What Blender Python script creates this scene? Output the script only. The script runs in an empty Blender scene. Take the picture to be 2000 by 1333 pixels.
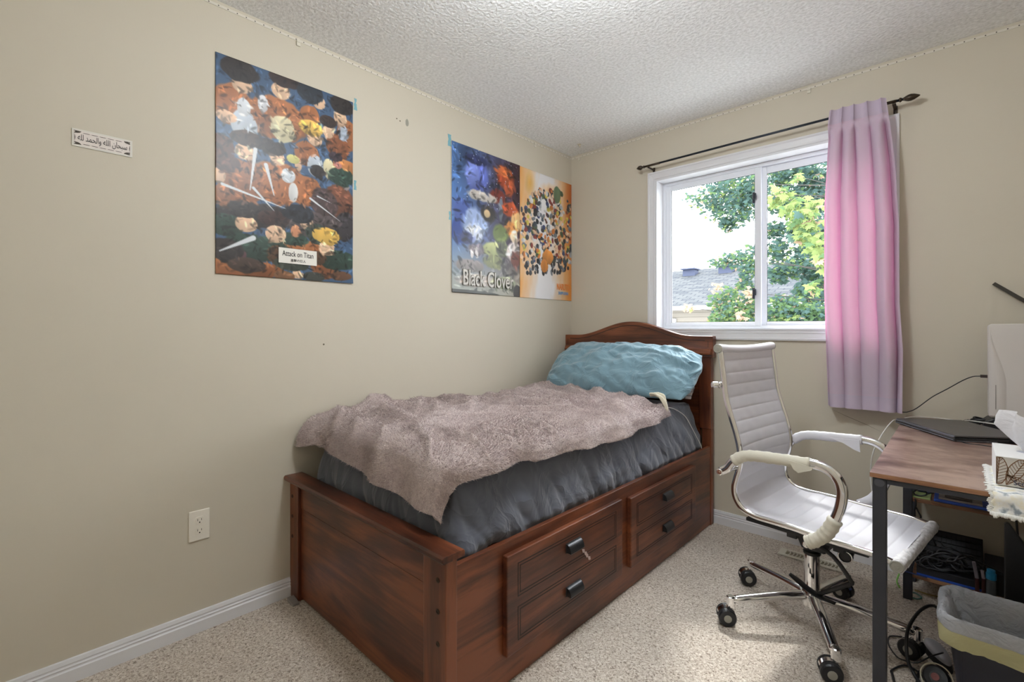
import bpy, bmesh, math, random
import numpy as np
from mathutils import Vector, Matrix, noise
random.seed(7)
R = math.radians
PI = math.pi
SC = bpy.context.scene
COL = SC.collection

# ------------------------------------------------------------------ camera, sky, sun, exposure
CX, CY, CH, YAW, FPX, HY = 2.12114, -2.90647, 1.15373, -0.753830, 933.125, 642.864
cam = bpy.data.cameras.new('camera'); cam_o = bpy.data.objects.new('camera', cam); COL.objects.link(cam_o)
cam.sensor_width = 36; cam.lens = FPX/2000*36; cam.shift_y = -(666.5-HY)/2000; cam.clip_start = 0.02; cam.clip_end = 300
cam_o.location = (CX, CY, CH); cam_o.rotation_euler = (PI/2, 0, -YAW)
SC.camera = cam_o
SC.view_settings.view_transform = 'Standard'; SC.view_settings.look = 'None'
SC.view_settings.gamma = 1; SC.view_settings.exposure = 0.85; SC.view_settings.use_curve_mapping = False
SC.cycles.max_bounces = 12; SC.cycles.diffuse_bounces = 6; SC.cycles.transparent_max_bounces = 16
SC.cycles.sample_clamp_indirect = 6

W = bpy.data.worlds.new('sky'); SC.world = W; W.use_nodes = True
bg = W.node_tree.nodes['Background']; bg.inputs[0].default_value = (0.93, 0.96, 1.0, 1); bg.inputs[1].default_value = 3.4
SUN_D = Vector((0.36, -0.76, -1.0)).normalized()
wt = W.node_tree; wg_ = wt.nodes.new('ShaderNodeNewGeometry'); wd = wt.nodes.new('ShaderNodeVectorMath'); wd.operation = 'DOT_PRODUCT'; wd.inputs[1].default_value = SUN_D
wc = wt.nodes.new('ShaderNodeMath'); wc.operation = 'MAXIMUM'; wc.inputs[1].default_value = 0; wp = wt.nodes.new('ShaderNodeMath'); wp.operation = 'POWER'; wp.inputs[1].default_value = 9
wa = wt.nodes.new('ShaderNodeMath'); wa.operation = 'MULTIPLY_ADD'; wa.inputs[1].default_value = 10.0; wa.inputs[2].default_value = 5.0      # bright haze around the sun
wt.links.new(wg_.outputs['Incoming'], wd.inputs[0]); wt.links.new(wd.outputs['Value'], wc.inputs[0]); wt.links.new(wc.outputs[0], wp.inputs[0]); wt.links.new(wp.outputs[0], wa.inputs[0]); wt.links.new(wa.outputs[0], bg.inputs[1])

sun = bpy.data.lights.new('sun', 'SUN'); sun.energy = 2.0; sun.angle = R(4); sun.color = (1, .97, .93)
sun_o = bpy.data.objects.new('sun', sun); COL.objects.link(sun_o)
sun_o.rotation_euler = SUN_D.to_track_quat('-Z', 'Y').to_euler()

def pix(px, py, y):
    """point of the photograph's ray (px, py) at depth-plane y, in world space"""
    u = (px-1000)/FPX; v = -(py-HY)/FPX
    dx = math.sin(YAW)+u*math.cos(YAW); dy = math.cos(YAW)-u*math.sin(YAW)
    t = (y-CY)/dy
    return Vector((CX+t*dx, y, CH+t*v))

FILL_E = 40

# ------------------------------------------------------------------ materials
def srgb(r, g, b):
    f = lambda c: ((c/255+0.055)/1.055)**2.4 if c/255 > 0.04045 else c/255/12.92
    return (f(r), f(g), f(b), 1)

def nt(name):
    m = bpy.data.materials.new(name); m.use_nodes = True
    return m, m.node_tree, m.node_tree.nodes['Principled BSDF']

def mat(name, col, rough=.6, metal=0, spec=.5, bump=0, bscale=200, var=0, vscale=8, sheen=0, coat=0, trans=0):
    m, t, b = nt(name)
    col = tuple(col[:3])+(1,)
    b.inputs['Base Color'].default_value = col
    b.inputs['Roughness'].default_value = rough; b.inputs['Metallic'].default_value = metal
    b.inputs['Specular IOR Level'].default_value = spec
    b.inputs['Sheen Weight'].default_value = sheen; b.inputs['Coat Weight'].default_value = coat
    tc = t.nodes.new('ShaderNodeTexCoord')
    if var:
        n = t.nodes.new('ShaderNodeTexNoise'); n.inputs['Scale'].default_value = vscale; n.inputs['Detail'].default_value = 5
        t.links.new(tc.outputs['Object'], n.inputs['Vector'])
        r = t.nodes.new('ShaderNodeValToRGB')
        r.color_ramp.elements[0].position = .3; r.color_ramp.elements[1].position = .7
        r.color_ramp.elements[0].color = tuple(c*(1-var) for c in col[:3])+(1,)
        r.color_ramp.elements[1].color = tuple(min(1, c*(1+var)) for c in col[:3])+(1,)
        t.links.new(n.outputs['Fac'], r.inputs[0]); t.links.new(r.outputs[0], b.inputs['Base Color'])
    if bump:
        n2 = t.nodes.new('ShaderNodeTexNoise'); n2.inputs['Scale'].default_value = bscale; n2.inputs['Detail'].default_value = 3
        t.links.new(tc.outputs['Object'], n2.inputs['Vector'])
        bp = t.nodes.new('ShaderNodeBump'); bp.inputs['Strength'].default_value = bump; bp.inputs['Distance'].default_value = .002
        t.links.new(n2.outputs['Fac'], bp.inputs['Height']); t.links.new(bp.outputs[0], b.inputs['Normal'])
    return m

def wood(name, axis, dark, mid, light, rough=.32, freq=9, stretch=.09, seed=0.0, bump=.15):
    m, t, b = nt(name)
    tc = t.nodes.new('ShaderNodeTexCoord'); mp = t.nodes.new('ShaderNodeMapping')
    s = [freq]*3; s['xyz'.index(axis)] = freq*stretch
    mp.inputs['Scale'].default_value = s; mp.inputs['Location'].default_value = (seed, seed*1.7, seed*.6)
    t.links.new(tc.outputs['Object'], mp.inputs['Vector'])
    n = t.nodes.new('ShaderNodeTexNoise'); n.inputs['Scale'].default_value = 1.1; n.inputs['Detail'].default_value = 7; n.inputs['Distortion'].default_value = 1.0
    n.inputs['Roughness'].default_value = .62
    t.links.new(mp.outputs[0], n.inputs['Vector'])
    n2 = t.nodes.new('ShaderNodeTexNoise'); n2.inputs['Scale'].default_value = 9; n2.inputs['Detail'].default_value = 4
    t.links.new(mp.outputs[0], n2.inputs['Vector'])
    n3 = t.nodes.new('ShaderNodeTexNoise'); n3.inputs['Scale'].default_value = 3.2; n3.inputs['Detail'].default_value = 2
    t.links.new(tc.outputs['Object'], n3.inputs['Vector'])
    a = t.nodes.new('ShaderNodeMath'); a.operation = 'MULTIPLY_ADD'; a.inputs[1].default_value = .25
    t.links.new(n2.outputs['Fac'], a.inputs[0]); t.links.new(n.outputs['Fac'], a.inputs[2])
    a2 = t.nodes.new('ShaderNodeMath'); a2.operation = 'MULTIPLY_ADD'; a2.inputs[1].default_value = .5
    t.links.new(n3.outputs['Fac'], a2.inputs[0]); t.links.new(a.outputs[0], a2.inputs[2])
    r = t.nodes.new('ShaderNodeValToRGB'); e = r.color_ramp.elements
    e[0].position = .62; e[0].color = dark; e[1].position = 1.12 if False else 1.0; e[1].color = light
    k = e.new(.82); k.color = mid
    t.links.new(a2.outputs[0], r.inputs[0]); t.links.new(r.outputs[0], b.inputs['Base Color'])
    b.inputs['Roughness'].default_value = rough
    bp = t.nodes.new('ShaderNodeBump'); bp.inputs['Strength'].default_value = bump; bp.inputs['Distance'].default_value = .001
    t.links.new(a.outputs[0], bp.inputs['Height']); t.links.new(bp.outputs[0], b.inputs['Normal'])
    return m

M = {}
M['wall'] = mat('beige_wall_paint', srgb(201, 193, 177), .75, bump=.08, bscale=160)
M['wallR'] = M['wall']
M['white_trim'] = mat('white_trim_paint', srgb(222, 222, 226), .4)
M['vinyl'] = mat('white_vinyl', srgb(226, 229, 236), .35)
M['chrome'] = mat('chrome', (.85, .85, .86), .09, 1)
M['black_plastic'] = mat('black_plastic', srgb(26, 27, 31), .42)
M['black_metal'] = mat('black_powder_coat', srgb(44, 46, 54), .45, bump=.1, bscale=400)
M['dark_bronze'] = mat('dark_bronze', srgb(60, 48, 36), .4, .5, var=.2, vscale=60)
M['rod_black'] = mat('black_rod_metal', srgb(32, 38, 48), .35, .4)
M['gasket'] = mat('dark_rubber_gasket', srgb(45, 50, 60), .7)

def carpet_mat():
    m, t, b = nt('beige_carpet')
    tc = t.nodes.new('ShaderNodeTexCoord')
    n = t.nodes.new('ShaderNodeTexNoise'); n.inputs['Scale'].default_value = 125; n.inputs['Detail'].default_value = 5; n.inputs['Roughness'].default_value = .7; n.inputs['Distortion'].default_value = 1.0
    t.links.new(tc.outputs['Object'], n.inputs['Vector'])
    r = t.nodes.new('ShaderNodeValToRGB'); e = r.color_ramp.elements
    e[0].position = .37; e[0].color = srgb(118, 102, 88); e[1].position = .66; e[1].color = srgb(242, 234, 224)
    k = e.new(.46); k.color = srgb(194, 180, 165)
    t.links.new(n.outputs['Fac'], r.inputs[0])
    n2 = t.nodes.new('ShaderNodeTexNoise'); n2.inputs['Scale'].default_value = 3.5; n2.inputs['Detail'].default_value = 3
    t.links.new(tc.outputs['Object'], n2.inputs['Vector'])
    mx = t.nodes.new('ShaderNodeMix'); mx.data_type = 'RGBA'; mx.blend_type = 'MULTIPLY'; mx.inputs[0].default_value = .35
    t.links.new(r.outputs[0], mx.inputs[6]); t.links.new(n2.outputs['Fac'], mx.inputs[7])
    r2 = t.nodes.new('ShaderNodeValToRGB'); r2.color_ramp.elements[0].color = (.6, .6, .6, 1); r2.color_ramp.elements[0].position = .3; r2.color_ramp.elements[1].position = .7
    t.links.new(n2.outputs['Fac'], r2.inputs[0]); t.links.new(r2.outputs[0], mx.inputs[7])
    t.links.new(mx.outputs[2], b.inputs['Base Color'])
    b.inputs['Roughness'].default_value = .95; b.inputs['Specular IOR Level'].default_value = .1
    b.inputs['Sheen Weight'].default_value = .3
    v = t.nodes.new('ShaderNodeTexNoise'); v.inputs['Scale'].default_value = 130; v.inputs['Detail'].default_value = 4
    t.links.new(tc.outputs['Object'], v.inputs['Vector'])
    bp = t.nodes.new('ShaderNodeBump'); bp.inputs['Strength'].default_value = .9; bp.inputs['Distance'].default_value = .006
    t.links.new(v.outputs['Fac'], bp.inputs['Height']); t.links.new(bp.outputs[0], b.inputs['Normal'])
    return m
M['carpet'] = carpet_mat()

def ceiling_mat():
    m, t, b = nt('stippled_ceiling')
    tc = t.nodes.new('ShaderNodeTexCoord')
    n = t.nodes.new('ShaderNodeTexNoise'); n.inputs['Scale'].default_value = 75; n.inputs['Detail'].default_value = 4
    t.links.new(tc.outputs['Object'], n.inputs['Vector'])
    r = t.nodes.new('ShaderNodeValToRGB'); e = r.color_ramp.elements
    e[0].position = .35; e[0].color = srgb(226, 227, 228); e[1].position = .65; e[1].color = srgb(247, 248, 250)
    t.links.new(n.outputs['Fac'], r.inputs[0]); t.links.new(r.outputs[0], b.inputs['Base Color'])
    # smooth painted margin beside the window wall
    sx = t.nodes.new('ShaderNodeSeparateXYZ'); t.links.new(tc.outputs['Object'], sx.inputs[0])
    mr = t.nodes.new('ShaderNodeMapRange'); mr.inputs[1].default_value = -.12; mr.inputs[2].default_value = -.09; mr.inputs[3].default_value = .8; mr.inputs[4].default_value = 0
    t.links.new(sx.outputs[1], mr.inputs[0])
    bp = t.nodes.new('ShaderNodeBump'); bp.inputs['Distance'].default_value = .008
    t.links.new(mr.outputs[0], bp.inputs['Strength'])
    t.links.new(n.outputs['Fac'], bp.inputs['Height']); t.links.new(bp.outputs[0], b.inputs['Normal'])
    b.inputs['Roughness'].default_value = .9
    return m
M['ceiling'] = ceiling_mat()

CH_D, CH_M, CH_L = srgb(40, 20, 13), srgb(88, 46, 29), srgb(128, 72, 44)
M['cherry_x'] = wood('cherry_wood_across', 'x', CH_D, CH_M, CH_L, seed=1)
M['cherry_y'] = wood('cherry_wood_lengthwise', 'y', CH_D, CH_M, CH_L, seed=2)
M['cherry_z'] = wood('cherry_wood_upright', 'z', CH_D, CH_M, CH_L, seed=3)
M['groove'] = mat('dark_groove_line', srgb(34, 16, 12), .5)  # dark strips laid on the wood to draw the groove lines
M['desk_wood'] = wood('rustic_brown_laminate', 'x', srgb(76, 54, 46), srgb(124, 98, 88), srgb(160, 136, 124), rough=.3, freq=6, stretch=.6, seed=5)
M['desk_edge'] = wood('rustic_brown_edge_band', 'x', srgb(84, 54, 38), srgb(132, 92, 64), srgb(160, 118, 88), rough=.45, freq=30, stretch=.1, seed=6)

# ------------------------------------------------------------------ mesh helpers
def link(name, bm, m, parent=None, smooth=False, bevel=0, seg=2):
    me = bpy.data.meshes.new(name)
    bmesh.ops.recalc_face_normals(bm, faces=bm.faces)
    bm.to_mesh(me); bm.free()
    ms = m if isinstance(m, (list, tuple)) else [m]
    for k in ms: me.materials.append(k)
    if smooth:
        for p in me.polygons: p.use_smooth = True
    o = bpy.data.objects.new(name, me); COL.objects.link(o)
    if bevel:
        md = o.modifiers.new('bevel', 'BEVEL'); md.width = bevel; md.segments = seg; md.limit_method = 'ANGLE'; md.angle_limit = R(40)
    if parent is not None: adopt(o, parent)
    return o

def adopt(o, parent):
    o.parent = parent
    root = parent
    loc = Vector((0, 0, 0))
    while root is not None:
        loc += Vector(root.location); root = root.parent
    r_ = parent
    while r_.parent is not None: r_ = r_.parent
    # meshes are written in world space (or, for a turned thing, in its own frame)
    o.matrix_parent_inverse = Matrix.Identity(4) if (parent.type == 'MESH' or r_.get('_local')) else Matrix.Translation(-loc)

def thing(name, label, cat, loc=(0, 0, 0), group=None, rot=0, local=False):
    o = bpy.data.objects.new(name, None); COL.objects.link(o); o.empty_display_size = .05
    o.location = loc; o.rotation_euler = (0, 0, rot)
    if local: o['_local'] = 1
    return tag(o, label, cat, group)

def tag(o, label, cat, group=None):
    o['label'] = label; o['category'] = cat
    if group: o['group'] = group
    return o

def struct(o):
    o['kind'] = 'structure'; return o

def box(bm, x0, x1, y0, y1, z0, z1, mi=0, mtx=None):
    vs = [Vector((x, y, z)) for x in (x0, x1) for y in (y0, y1) for z in (z0, z1)]
    if mtx: vs = [mtx @ v for v in vs]
    v = [bm.verts.new(p) for p in vs]
    for f in ((0, 1, 3, 2), (4, 6, 7, 5), (0, 4, 5, 1), (2, 3, 7, 6), (0, 2, 6, 4), (1, 5, 7, 3)):
        fc = bm.faces.new([v[i] for i in f]); fc.material_index = mi
    return bm

def B(*args, **kw): return box(bmesh.new(), *args, **kw)

def prism(bm, pts, fn, d0, d1, mi=0):
    """polygon pts (a, b) extruded from d0 to d1; fn(a, b, d) gives the point"""
    lo = [bm.verts.new(fn(a, b, d0)) for a, b in pts]; hi = [bm.verts.new(fn(a, b, d1)) for a, b in pts]
    bm.faces.new(lo).material_index = mi; bm.faces.new(hi[::-1]).material_index = mi
    n = len(pts)
    for i in range(n):
        bm.faces.new([lo[i], lo[(i+1) % n], hi[(i+1) % n], hi[i]]).material_index = mi
    return bm

def smooth_path(pts, sub=6):
    P = [Vector(p) for p in pts]
    if len(P) < 3 or sub <= 1: return P
    Q = [P[0]*2-P[1]]+P+[P[-1]*2-P[-2]]; out = []
    for i in range(1, len(Q)-2):
        a, b, c, d = Q[i-1:i+3]
        for k in range(sub):
            t = k/sub
            out.append(.5*((2*b)+(c-a)*t+(2*a-5*b+4*c-d)*t*t+(3*b-3*c+d-a)*t**3))
    out.append(P[-1]); return out

def tube(bm, pts, r, n=10, sub=6, ry=None, up=None, closed=False, caps=True, rfn=None):
    P = smooth_path(pts, sub); N = len(P); rings = []
    ref = None
    for i, p in enumerate(P):
        tg = ((P[(i+1) % N] if closed else P[min(i+1, N-1)])-(P[i-1] if (closed or i) else P[0])).normalized()
        if tg.length < .5: tg = Vector((0, 0, 1))
        if up is not None: a = Vector(up)-tg*Vector(up).dot(tg)
        elif ref is None: a = tg.orthogonal()
        else: a = ref-tg*ref.dot(tg)
        a.normalize(); ref = a; b = tg.cross(a)
        rr = r*(rfn(i/(N-1)) if rfn else 1); r2 = (ry if ry else r)*(rfn(i/(N-1)) if rfn else 1)
        rings.append([bm.verts.new(p+a*rr*math.cos(2*PI*k/n)+b*r2*math.sin(2*PI*k/n)) for k in range(n)])
    for i in range(N-(0 if closed else 1)):
        A, C = rings[i], rings[(i+1) % N]
        for k in range(n): bm.faces.new([A[k], A[(k+1) % n], C[(k+1) % n], C[k]])
    if caps and not closed:
        bm.faces.new(rings[0][::-1]); bm.faces.new(rings[-1])
    return bm

def T(pts, r, **kw): return tube(bmesh.new(), pts, r, **kw)

def lathe(bm, prof, c, axis='z', n=24):
    """prof: list of (r, h); axis direction"""
    ax = {'x': Vector((1, 0, 0)), 'y': Vector((0, 1, 0)), 'z': Vector((0, 0, 1))}[axis] if isinstance(axis, str) else Vector(axis).normalized()
    a = ax.orthogonal().normalized(); b = ax.cross(a); c = Vector(c); rings = []
    for r, h in prof:
        rings.append([bm.verts.new(c+ax*h+(a*math.cos(2*PI*k/n)+b*math.sin(2*PI*k/n))*max(r, 1e-5)) for k in range(n)])
    for A, C in zip(rings, rings[1:]):
        for k in range(n): bm.faces.new([A[k], A[(k+1) % n], C[(k+1) % n], C[k]])
    bm.faces.new(rings[0][::-1]); bm.faces.new(rings[-1])
    return bm

def L(prof, c, axis='z', n=24): return lathe(bmesh.new(), prof, c, axis, n)

def grid(bm, nu, nv, fn, closed_u=False, mi=0):
    V = [[bm.verts.new(fn(i/(nu if closed_u else nu-1), j/(nv-1))) for i in range(nu)] for j in range(nv)]
    for j in range(nv-1):
        for i in range(nu if closed_u else nu-1):
            bm.faces.new([V[j][i], V[j][(i+1) % nu], V[j+1][(i+1) % nu], V[j+1][i]]).material_index = mi
    return V

def nz(x, y=0., z=0., s=1.): return noise.noise(Vector((x*s, y*s, z*s)))
def sst(a, b, x):
    t = max(0., min(1., (x-a)/(b-a))); return t*t*(3-2*t)

def text_mesh(s, size, m, parent, name, fn, extrude=.0004, align='CENTER', offset=0):
    """lettering; fn maps (u, v, w) of the flat text to the world"""
    c = bpy.data.curves.new(name, 'FONT'); c.body = s; c.size = size; c.extrude = extrude; c.align_x = align; c.align_y = 'CENTER'; c.resolution_u = 3; c.offset = offset
    o = bpy.data.objects.new(name, c); COL.objects.link(o); bpy.context.view_layer.update()
    me = bpy.data.meshes.new_from_object(o.evaluated_get(bpy.context.evaluated_depsgraph_get()))
    bpy.data.objects.remove(o); bpy.data.curves.remove(c)
    for v in me.vertices: v.co = fn(v.co.x, v.co.y, v.co.z)
    me.materials.clear(); me.materials.append(m); me.name = name
    t = bpy.data.objects.new(name, me); COL.objects.link(t)
    if parent is not None: adopt(t, parent)
    return t

# ------------------------------------------------------------------ the room
RX, FY, H = 2.62, -3.35, 2.44
WX0, WX1, WZ0, WZ1 = .68, 1.857, 1.145, 2.118         # window opening
struct(link('floor', B(0, RX, FY, 0, -.06, 0), M['carpet']))
struct(link('ceiling', B(-.1, RX+.1, FY-.1, .15, H, H+.1), M['ceiling']))
struct(link('wall_left', B(-.1, 0, FY-.1, .15, -.06, H), M['wall']))
struct(link('wall_right', B(RX, RX+.1, FY-.1, .15, -.06, H), M['wall']))
struct(link('wall_front', B(0, RX, FY-.1, FY, -.06, H), M['wall']))
bm = bmesh.new()
box(bm, 0, WX0, 0, .15, -.06, H); box(bm, WX1, RX, 0, .15, -.06, H)
box(bm, WX0, WX1, 0, .15, -.06, WZ0); box(bm, WX0, WX1, 0, .15, WZ1, H)
struct(link('wall_back', bm, M['wall']))

BB = [(0, 0), (.013, 0), (.013, .042), (.0095, .046), (.0095, .050), (.0115, .054), (.0085, .058), (.0085, .0615), (.010, .0645), (.0065, .0765), (0, .078)]
struct(link('baseboard_left', prism(bmesh.new(), BB, lambda a, b, d: Vector((a, d, b)), FY+.013, -.0), M['white_trim']))
struct(link('baseboard_back', prism(bmesh.new(), BB, lambda a, b, d: Vector((d, -a, b)), .0131, RX), M['white_trim']))
struct(link('baseboard_right', prism(bmesh.new(), BB, lambda a, b, d: Vector((RX-a, d, b)), FY+.013, -.0131), M['white_trim']))
struct(link('baseboard_front', prism(bmesh.new(), BB, lambda a, b, d: Vector((d, FY+a, b)), 0, RX), M['white_trim']))

# ceiling light added above the frame, unseen, to fill the room with light
cl = thing('fill_ceiling_light', 'unseen round frosted glass ceiling light added to brighten the room', 'ceiling light', (1.40, -1.88, H))
link('fill_light_base', L([(.15, 0), (.15, -.018), (.14, -.022)], (1.40, -1.88, H-.0005)), M['white_trim'], cl, smooth=False)
m_, t_, b_ = nt('fill_light_glass'); b_.inputs['Base Color'].default_value = (.9, .9, .88, 1); b_.inputs['Emission Color'].default_value = (.93, .98, 1, 1); b_.inputs['Emission Strength'].default_value = FILL_E
link('fill_light_stem', L([(.02, -.023), (.02, -.06)], (1.40, -1.88, H)), M['white_trim'], cl)
link('fill_light_dome', L([(.13*math.sin(PI*k/14)+.0001, -.165+.11*math.cos(PI*k/14)) for k in range(15)], (1.40, -1.88, H), n=32), m_, cl, smooth=True)

# window: casing, jamb, vinyl frame, two sliding sashes
win = bpy.data.objects.new('window_1', None); COL.objects.link(win); win.location = (1.27, 0, 1.145); struct(win)
def ring(bm, x0, x1, z0, z1, w, y0, y1, wb=None):
    wb = w if wb is None else wb
    box(bm, x0, x0+w, y0, y1, z0, z1); box(bm, x1-w, x1, y0, y1, z0, z1)
    box(bm, x0+w, x1-w, y0, y1, z1-w, z1); box(bm, x0+w, x1-w, y0, y1, z0, z0+wb)
    return bm
bm = bmesh.new()
PRO = [(0, 0), (0, -.016), (.009, -.018), (.014, -.013), (.036, -.010), (.041, -.012), (.046, -.012), (.050, -.008), (.054, -.008), (.054, 0)]
def casing(bm, fn_list):
    n = len(PRO); rings = []
    for f in fn_list: rings.append([bm.verts.new(f(a, b)) for a, b in PRO])
    for A, C in zip(rings, rings[1:]):
        for k in range(n): bm.faces.new([A[k], A[(k+1) % n], C[(k+1) % n], C[k]])
    bm.faces.new(rings[0]); bm.faces.new(rings[-1][::-1])
cx0, cx1, cz0, cz1 = WX0-.054, WX1+.054, WZ0-.054, WZ1+.054
fl = [lambda a, b: Vector((cx0+a, b, cz0+a)), lambda a, b: Vector((cx0+a, b, cz1-a)), lambda a, b: Vector((cx1-a, b, cz1-a)), lambda a, b: Vector((cx1-a, b, cz0+a)), lambda a, b: Vector((cx0+a, b, cz0+a))]
casing(bm, fl)
link('window_casing', bm, M['white_trim'], win)
bm = bmesh.new()
ring(bm, WX0, WX1, WZ0, WZ1, .008, -.012, .15)
link('window_jamb', bm, M['white_trim'], win)
bm = ring(bmesh.new(), WX0+.008, WX1-.008, WZ0+.008, WZ1-.008, .020, .078, .145)
box(bm, WX0+.008, WX1-.008, .07, .078, WZ0+.008, WZ0+.02)
ring(bm, WX0+.0281, WX1-.0281, WZ0+.0281, WZ1-.0281, .008, .118, .145)
link('window_frame', bm, M['vinyl'], win, bevel=.002)
fx0, fx1, fz0, fz1 = WX0+.028, WX1-.028, WZ0+.028, WZ1-.028

def glass_mat():
    m = bpy.data.materials.new('window_glass'); m.use_nodes = True; t = m.node_tree; t.nodes.clear()
    o = t.nodes.new('ShaderNodeOutputMaterial'); mix = t.nodes.new('ShaderNodeMixShader'); tr = t.nodes.new('ShaderNodeBsdfTransparent'); g = t.nodes.new('ShaderNodeBsdfGlossy')
    tr.inputs[0].default_value = (.97, .985, .98, 1); g.inputs['Roughness'].default_value = .02
    lw = t.nodes.new('ShaderNodeLayerWeight'); lw.inputs[0].default_value = .2
    mm = t.nodes.new('ShaderNodeMath'); mm.operation = 'MULTIPLY'; mm.inputs[1].default_value = .35
    t.links.new(lw.outputs['Fresnel'], mm.inputs[0]); t.links.new(mm.outputs[0], mix.inputs[0])
    t.links.new(tr.outputs[0], mix.inputs[1]); t.links.new(g.outputs[0], mix.inputs[2]); t.links.new(mix.outputs[0], o.inputs[0])
    return m
M['glass'] = glass_mat()
# front (left) sash
s1 = link('left_sash', ring(bmesh.new(), fx0, 1.284, fz0, fz1, .034, .082, .100, wb=.022), M['vinyl'], win, bevel=.002)
link('pane', B(fx0+.032, 1.252, .0905, .0925, fz0+.02, fz1-.032), M['glass'], s1)
link('gasket', ring(bmesh.new(), fx0+.0335, 1.2505, fz0+.0215, fz1-.0335, .003, .0865, .0895), M['gasket'], s1)
for z in (1.915, 1.36):
    link('latch', box(B(1.239, 1.252, .070, .082, z-.032, z+.032), 1.246, 1.262, .060, .070, z-.012, z+.024), M['gasket'], s1, bevel=.003)
s2 = link('right_sash', ring(bmesh.new(), 1.268, fx1, fz0, fz1, .040, .103, .118, wb=.022), M['vinyl'], win, bevel=.002)
link('pane', B(1.306, fx1-.038, .110, .112, fz0+.02, fz1-.038), M['glass'], s2)
link('gasket', ring(bmesh.new(), 1.3075, fx1-.0395, fz0+.0215, fz1-.0395, .003, .107, .1095), M['gasket'], s2)

# LED strips with their mounting clips along the ceiling edge
def strip_mat(axis):
    m, t, b = nt('led_strip_'+'xy'[axis]); b.inputs['Roughness'].default_value = .5
    tc = t.nodes.new('ShaderNodeTexCoord'); sx = t.nodes.new('ShaderNodeSeparateXYZ'); t.links.new(tc.outputs['Object'], sx.inputs[0])
    dv = t.nodes.new('ShaderNodeMath'); dv.operation = 'DIVIDE'; dv.inputs[1].default_value = .0333; t.links.new(sx.outputs[axis], dv.inputs[0])
    fr = t.nodes.new('ShaderNodeMath'); fr.operation = 'FRACT'; t.links.new(dv.outputs[0], fr.inputs[0])
    ls = t.nodes.new('ShaderNodeMath'); ls.operation = 'LESS_THAN'; ls.inputs[1].default_value = .13; t.links.new(fr.outputs[0], ls.inputs[0])
    zz = t.nodes.new('ShaderNodeMath'); zz.operation = 'COMPARE'; zz.inputs[1].default_value = H-.018; zz.inputs[2].default_value = .0022; t.links.new(sx.outputs[2], zz.inputs[0])
    mu = t.nodes.new('ShaderNodeMath'); mu.operation = 'MULTIPLY'; t.links.new(ls.outputs[0], mu.inputs[0]); t.links.new(zz.outputs[0], mu.inputs[1])
    mx = t.nodes.new('ShaderNodeMix'); mx.data_type = 'RGBA'; mx.inputs[6].default_value = srgb(214, 208, 196); mx.inputs[7].default_value = srgb(70, 62, 52)
    t.links.new(mu.outputs[0], mx.inputs[0]); t.links.new(mx.outputs[2], b.inputs['Base Color'])
    return m
clip_m = mat('pale_clip_plastic', srgb(214, 208, 194), .4)
def clip(t, fn):
    bm = bmesh.new(); 
    prism(bm, [(-.008, -.045), (.008, -.045), (.008, -.018), (.004, -.012), (-.004, -.012), (-.008, -.018)], fn, .0, .0045)
    prism(bm, [(-.008, -.030), (.008, -.030), (.008, -.026), (-.008, -.026)], fn, .0045, .0075)
    link('clip', bm, clip_m, t)
ls = thing('led_strip', 'unlit dotted LED strip stuck along the poster wall under the ceiling', 'light strip', (0, -1.5, H-.018))
link('strip', B(.0003, .0025, FY, -.006, H-.023, H-.013), strip_mat(1), ls)
for y in (-2.02, -.42): clip(ls, lambda a, b, d, y=y: Vector((.0027+d, y+a, H+b)))
ls = thing('led_strip', 'unlit dotted LED strip stuck over the window wall under the ceiling', 'light strip', (1.3, 0, H-.018))
link('strip', B(.006, RX, -.0025, -.0003, H-.023, H-.013), strip_mat(0), ls)
for x in (.075, 1.54): clip(ls, lambda a, b, d, x=x: Vector((x+a, -.0027-d, H+b)))
hk = thing('adhesive_hook', 'small clear adhesive hook stuck to the ceiling near the corner', 'hook', (.19, -.16, H))
link('hook_base', B(.175, .200, -.175, -.150, H-.004, H), clip_m, hk, bevel=.002)
link('hook_arm', T([(.187, -.16, H-.004), (.187, -.16, H-.016), (.195, -.166, H-.021), (.203, -.172, H-.014)], .003), clip_m, hk, smooth=True)

# marks and tape on the left wall
stain = mat('grey_scuff', srgb(150, 148, 136), .9)
def blob(bm, cy, cz, ry, rz, seed, x=.0006, n=18):
    pts = [(cy+ry*math.cos(2*PI*k/n)*(1+.18*nz(seed, k*.7)), cz+rz*math.sin(2*PI*k/n)*(1+.18*nz(seed+9, k*.7))) for k in range(n)]
    prism(bm, pts, lambda a, b, d: Vector((d, a, b)), 0.0001, x)
bm = bmesh.new(); blob(bm, -1.453, 2.238, .010, .019, 1)
tag(link('wall_patch', bm, stain), 'small oval grey putty patch on the beige wall between the posters', 'wall patch')
dk = mat('dark_nail_hole', srgb(96, 86, 70), .9)
for i, (y, z) in enumerate(((-1.516, 2.240), (-1.496, 2.234))):
    bm = bmesh.new(); blob(bm, y, z, .0035, .0035, 4+i)
    tag(link('nail_hole', bm, dk), ['left nail hole beside the grey patch between the posters', 'right nail hole beside the grey patch between the posters'][i], 'nail hole', 'nail holes beside the grey patch')
bm = bmesh.new(); blob(bm, -1.904, 1.083, .004, .004, 8)
tag(link('nail_hole', bm, dk), 'lone small nail hole low on the wall above the bed', 'nail hole')
bm = bmesh.new(); prism(bm, [(1.633, .745), (1.70, .716), (1.78, .685), (1.85, .652), (1.78, .6835), (1.70, .7145)], lambda a, b, d: Vector((a, d, b)), -.0006, -.0001)
tag(link('wall_scratch', bm, dk), 'long thin diagonal scratch on the wall below the curtain', 'scratch')
tape = mat('blue_painters_tape', srgb(120, 168, 180), .8)
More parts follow.
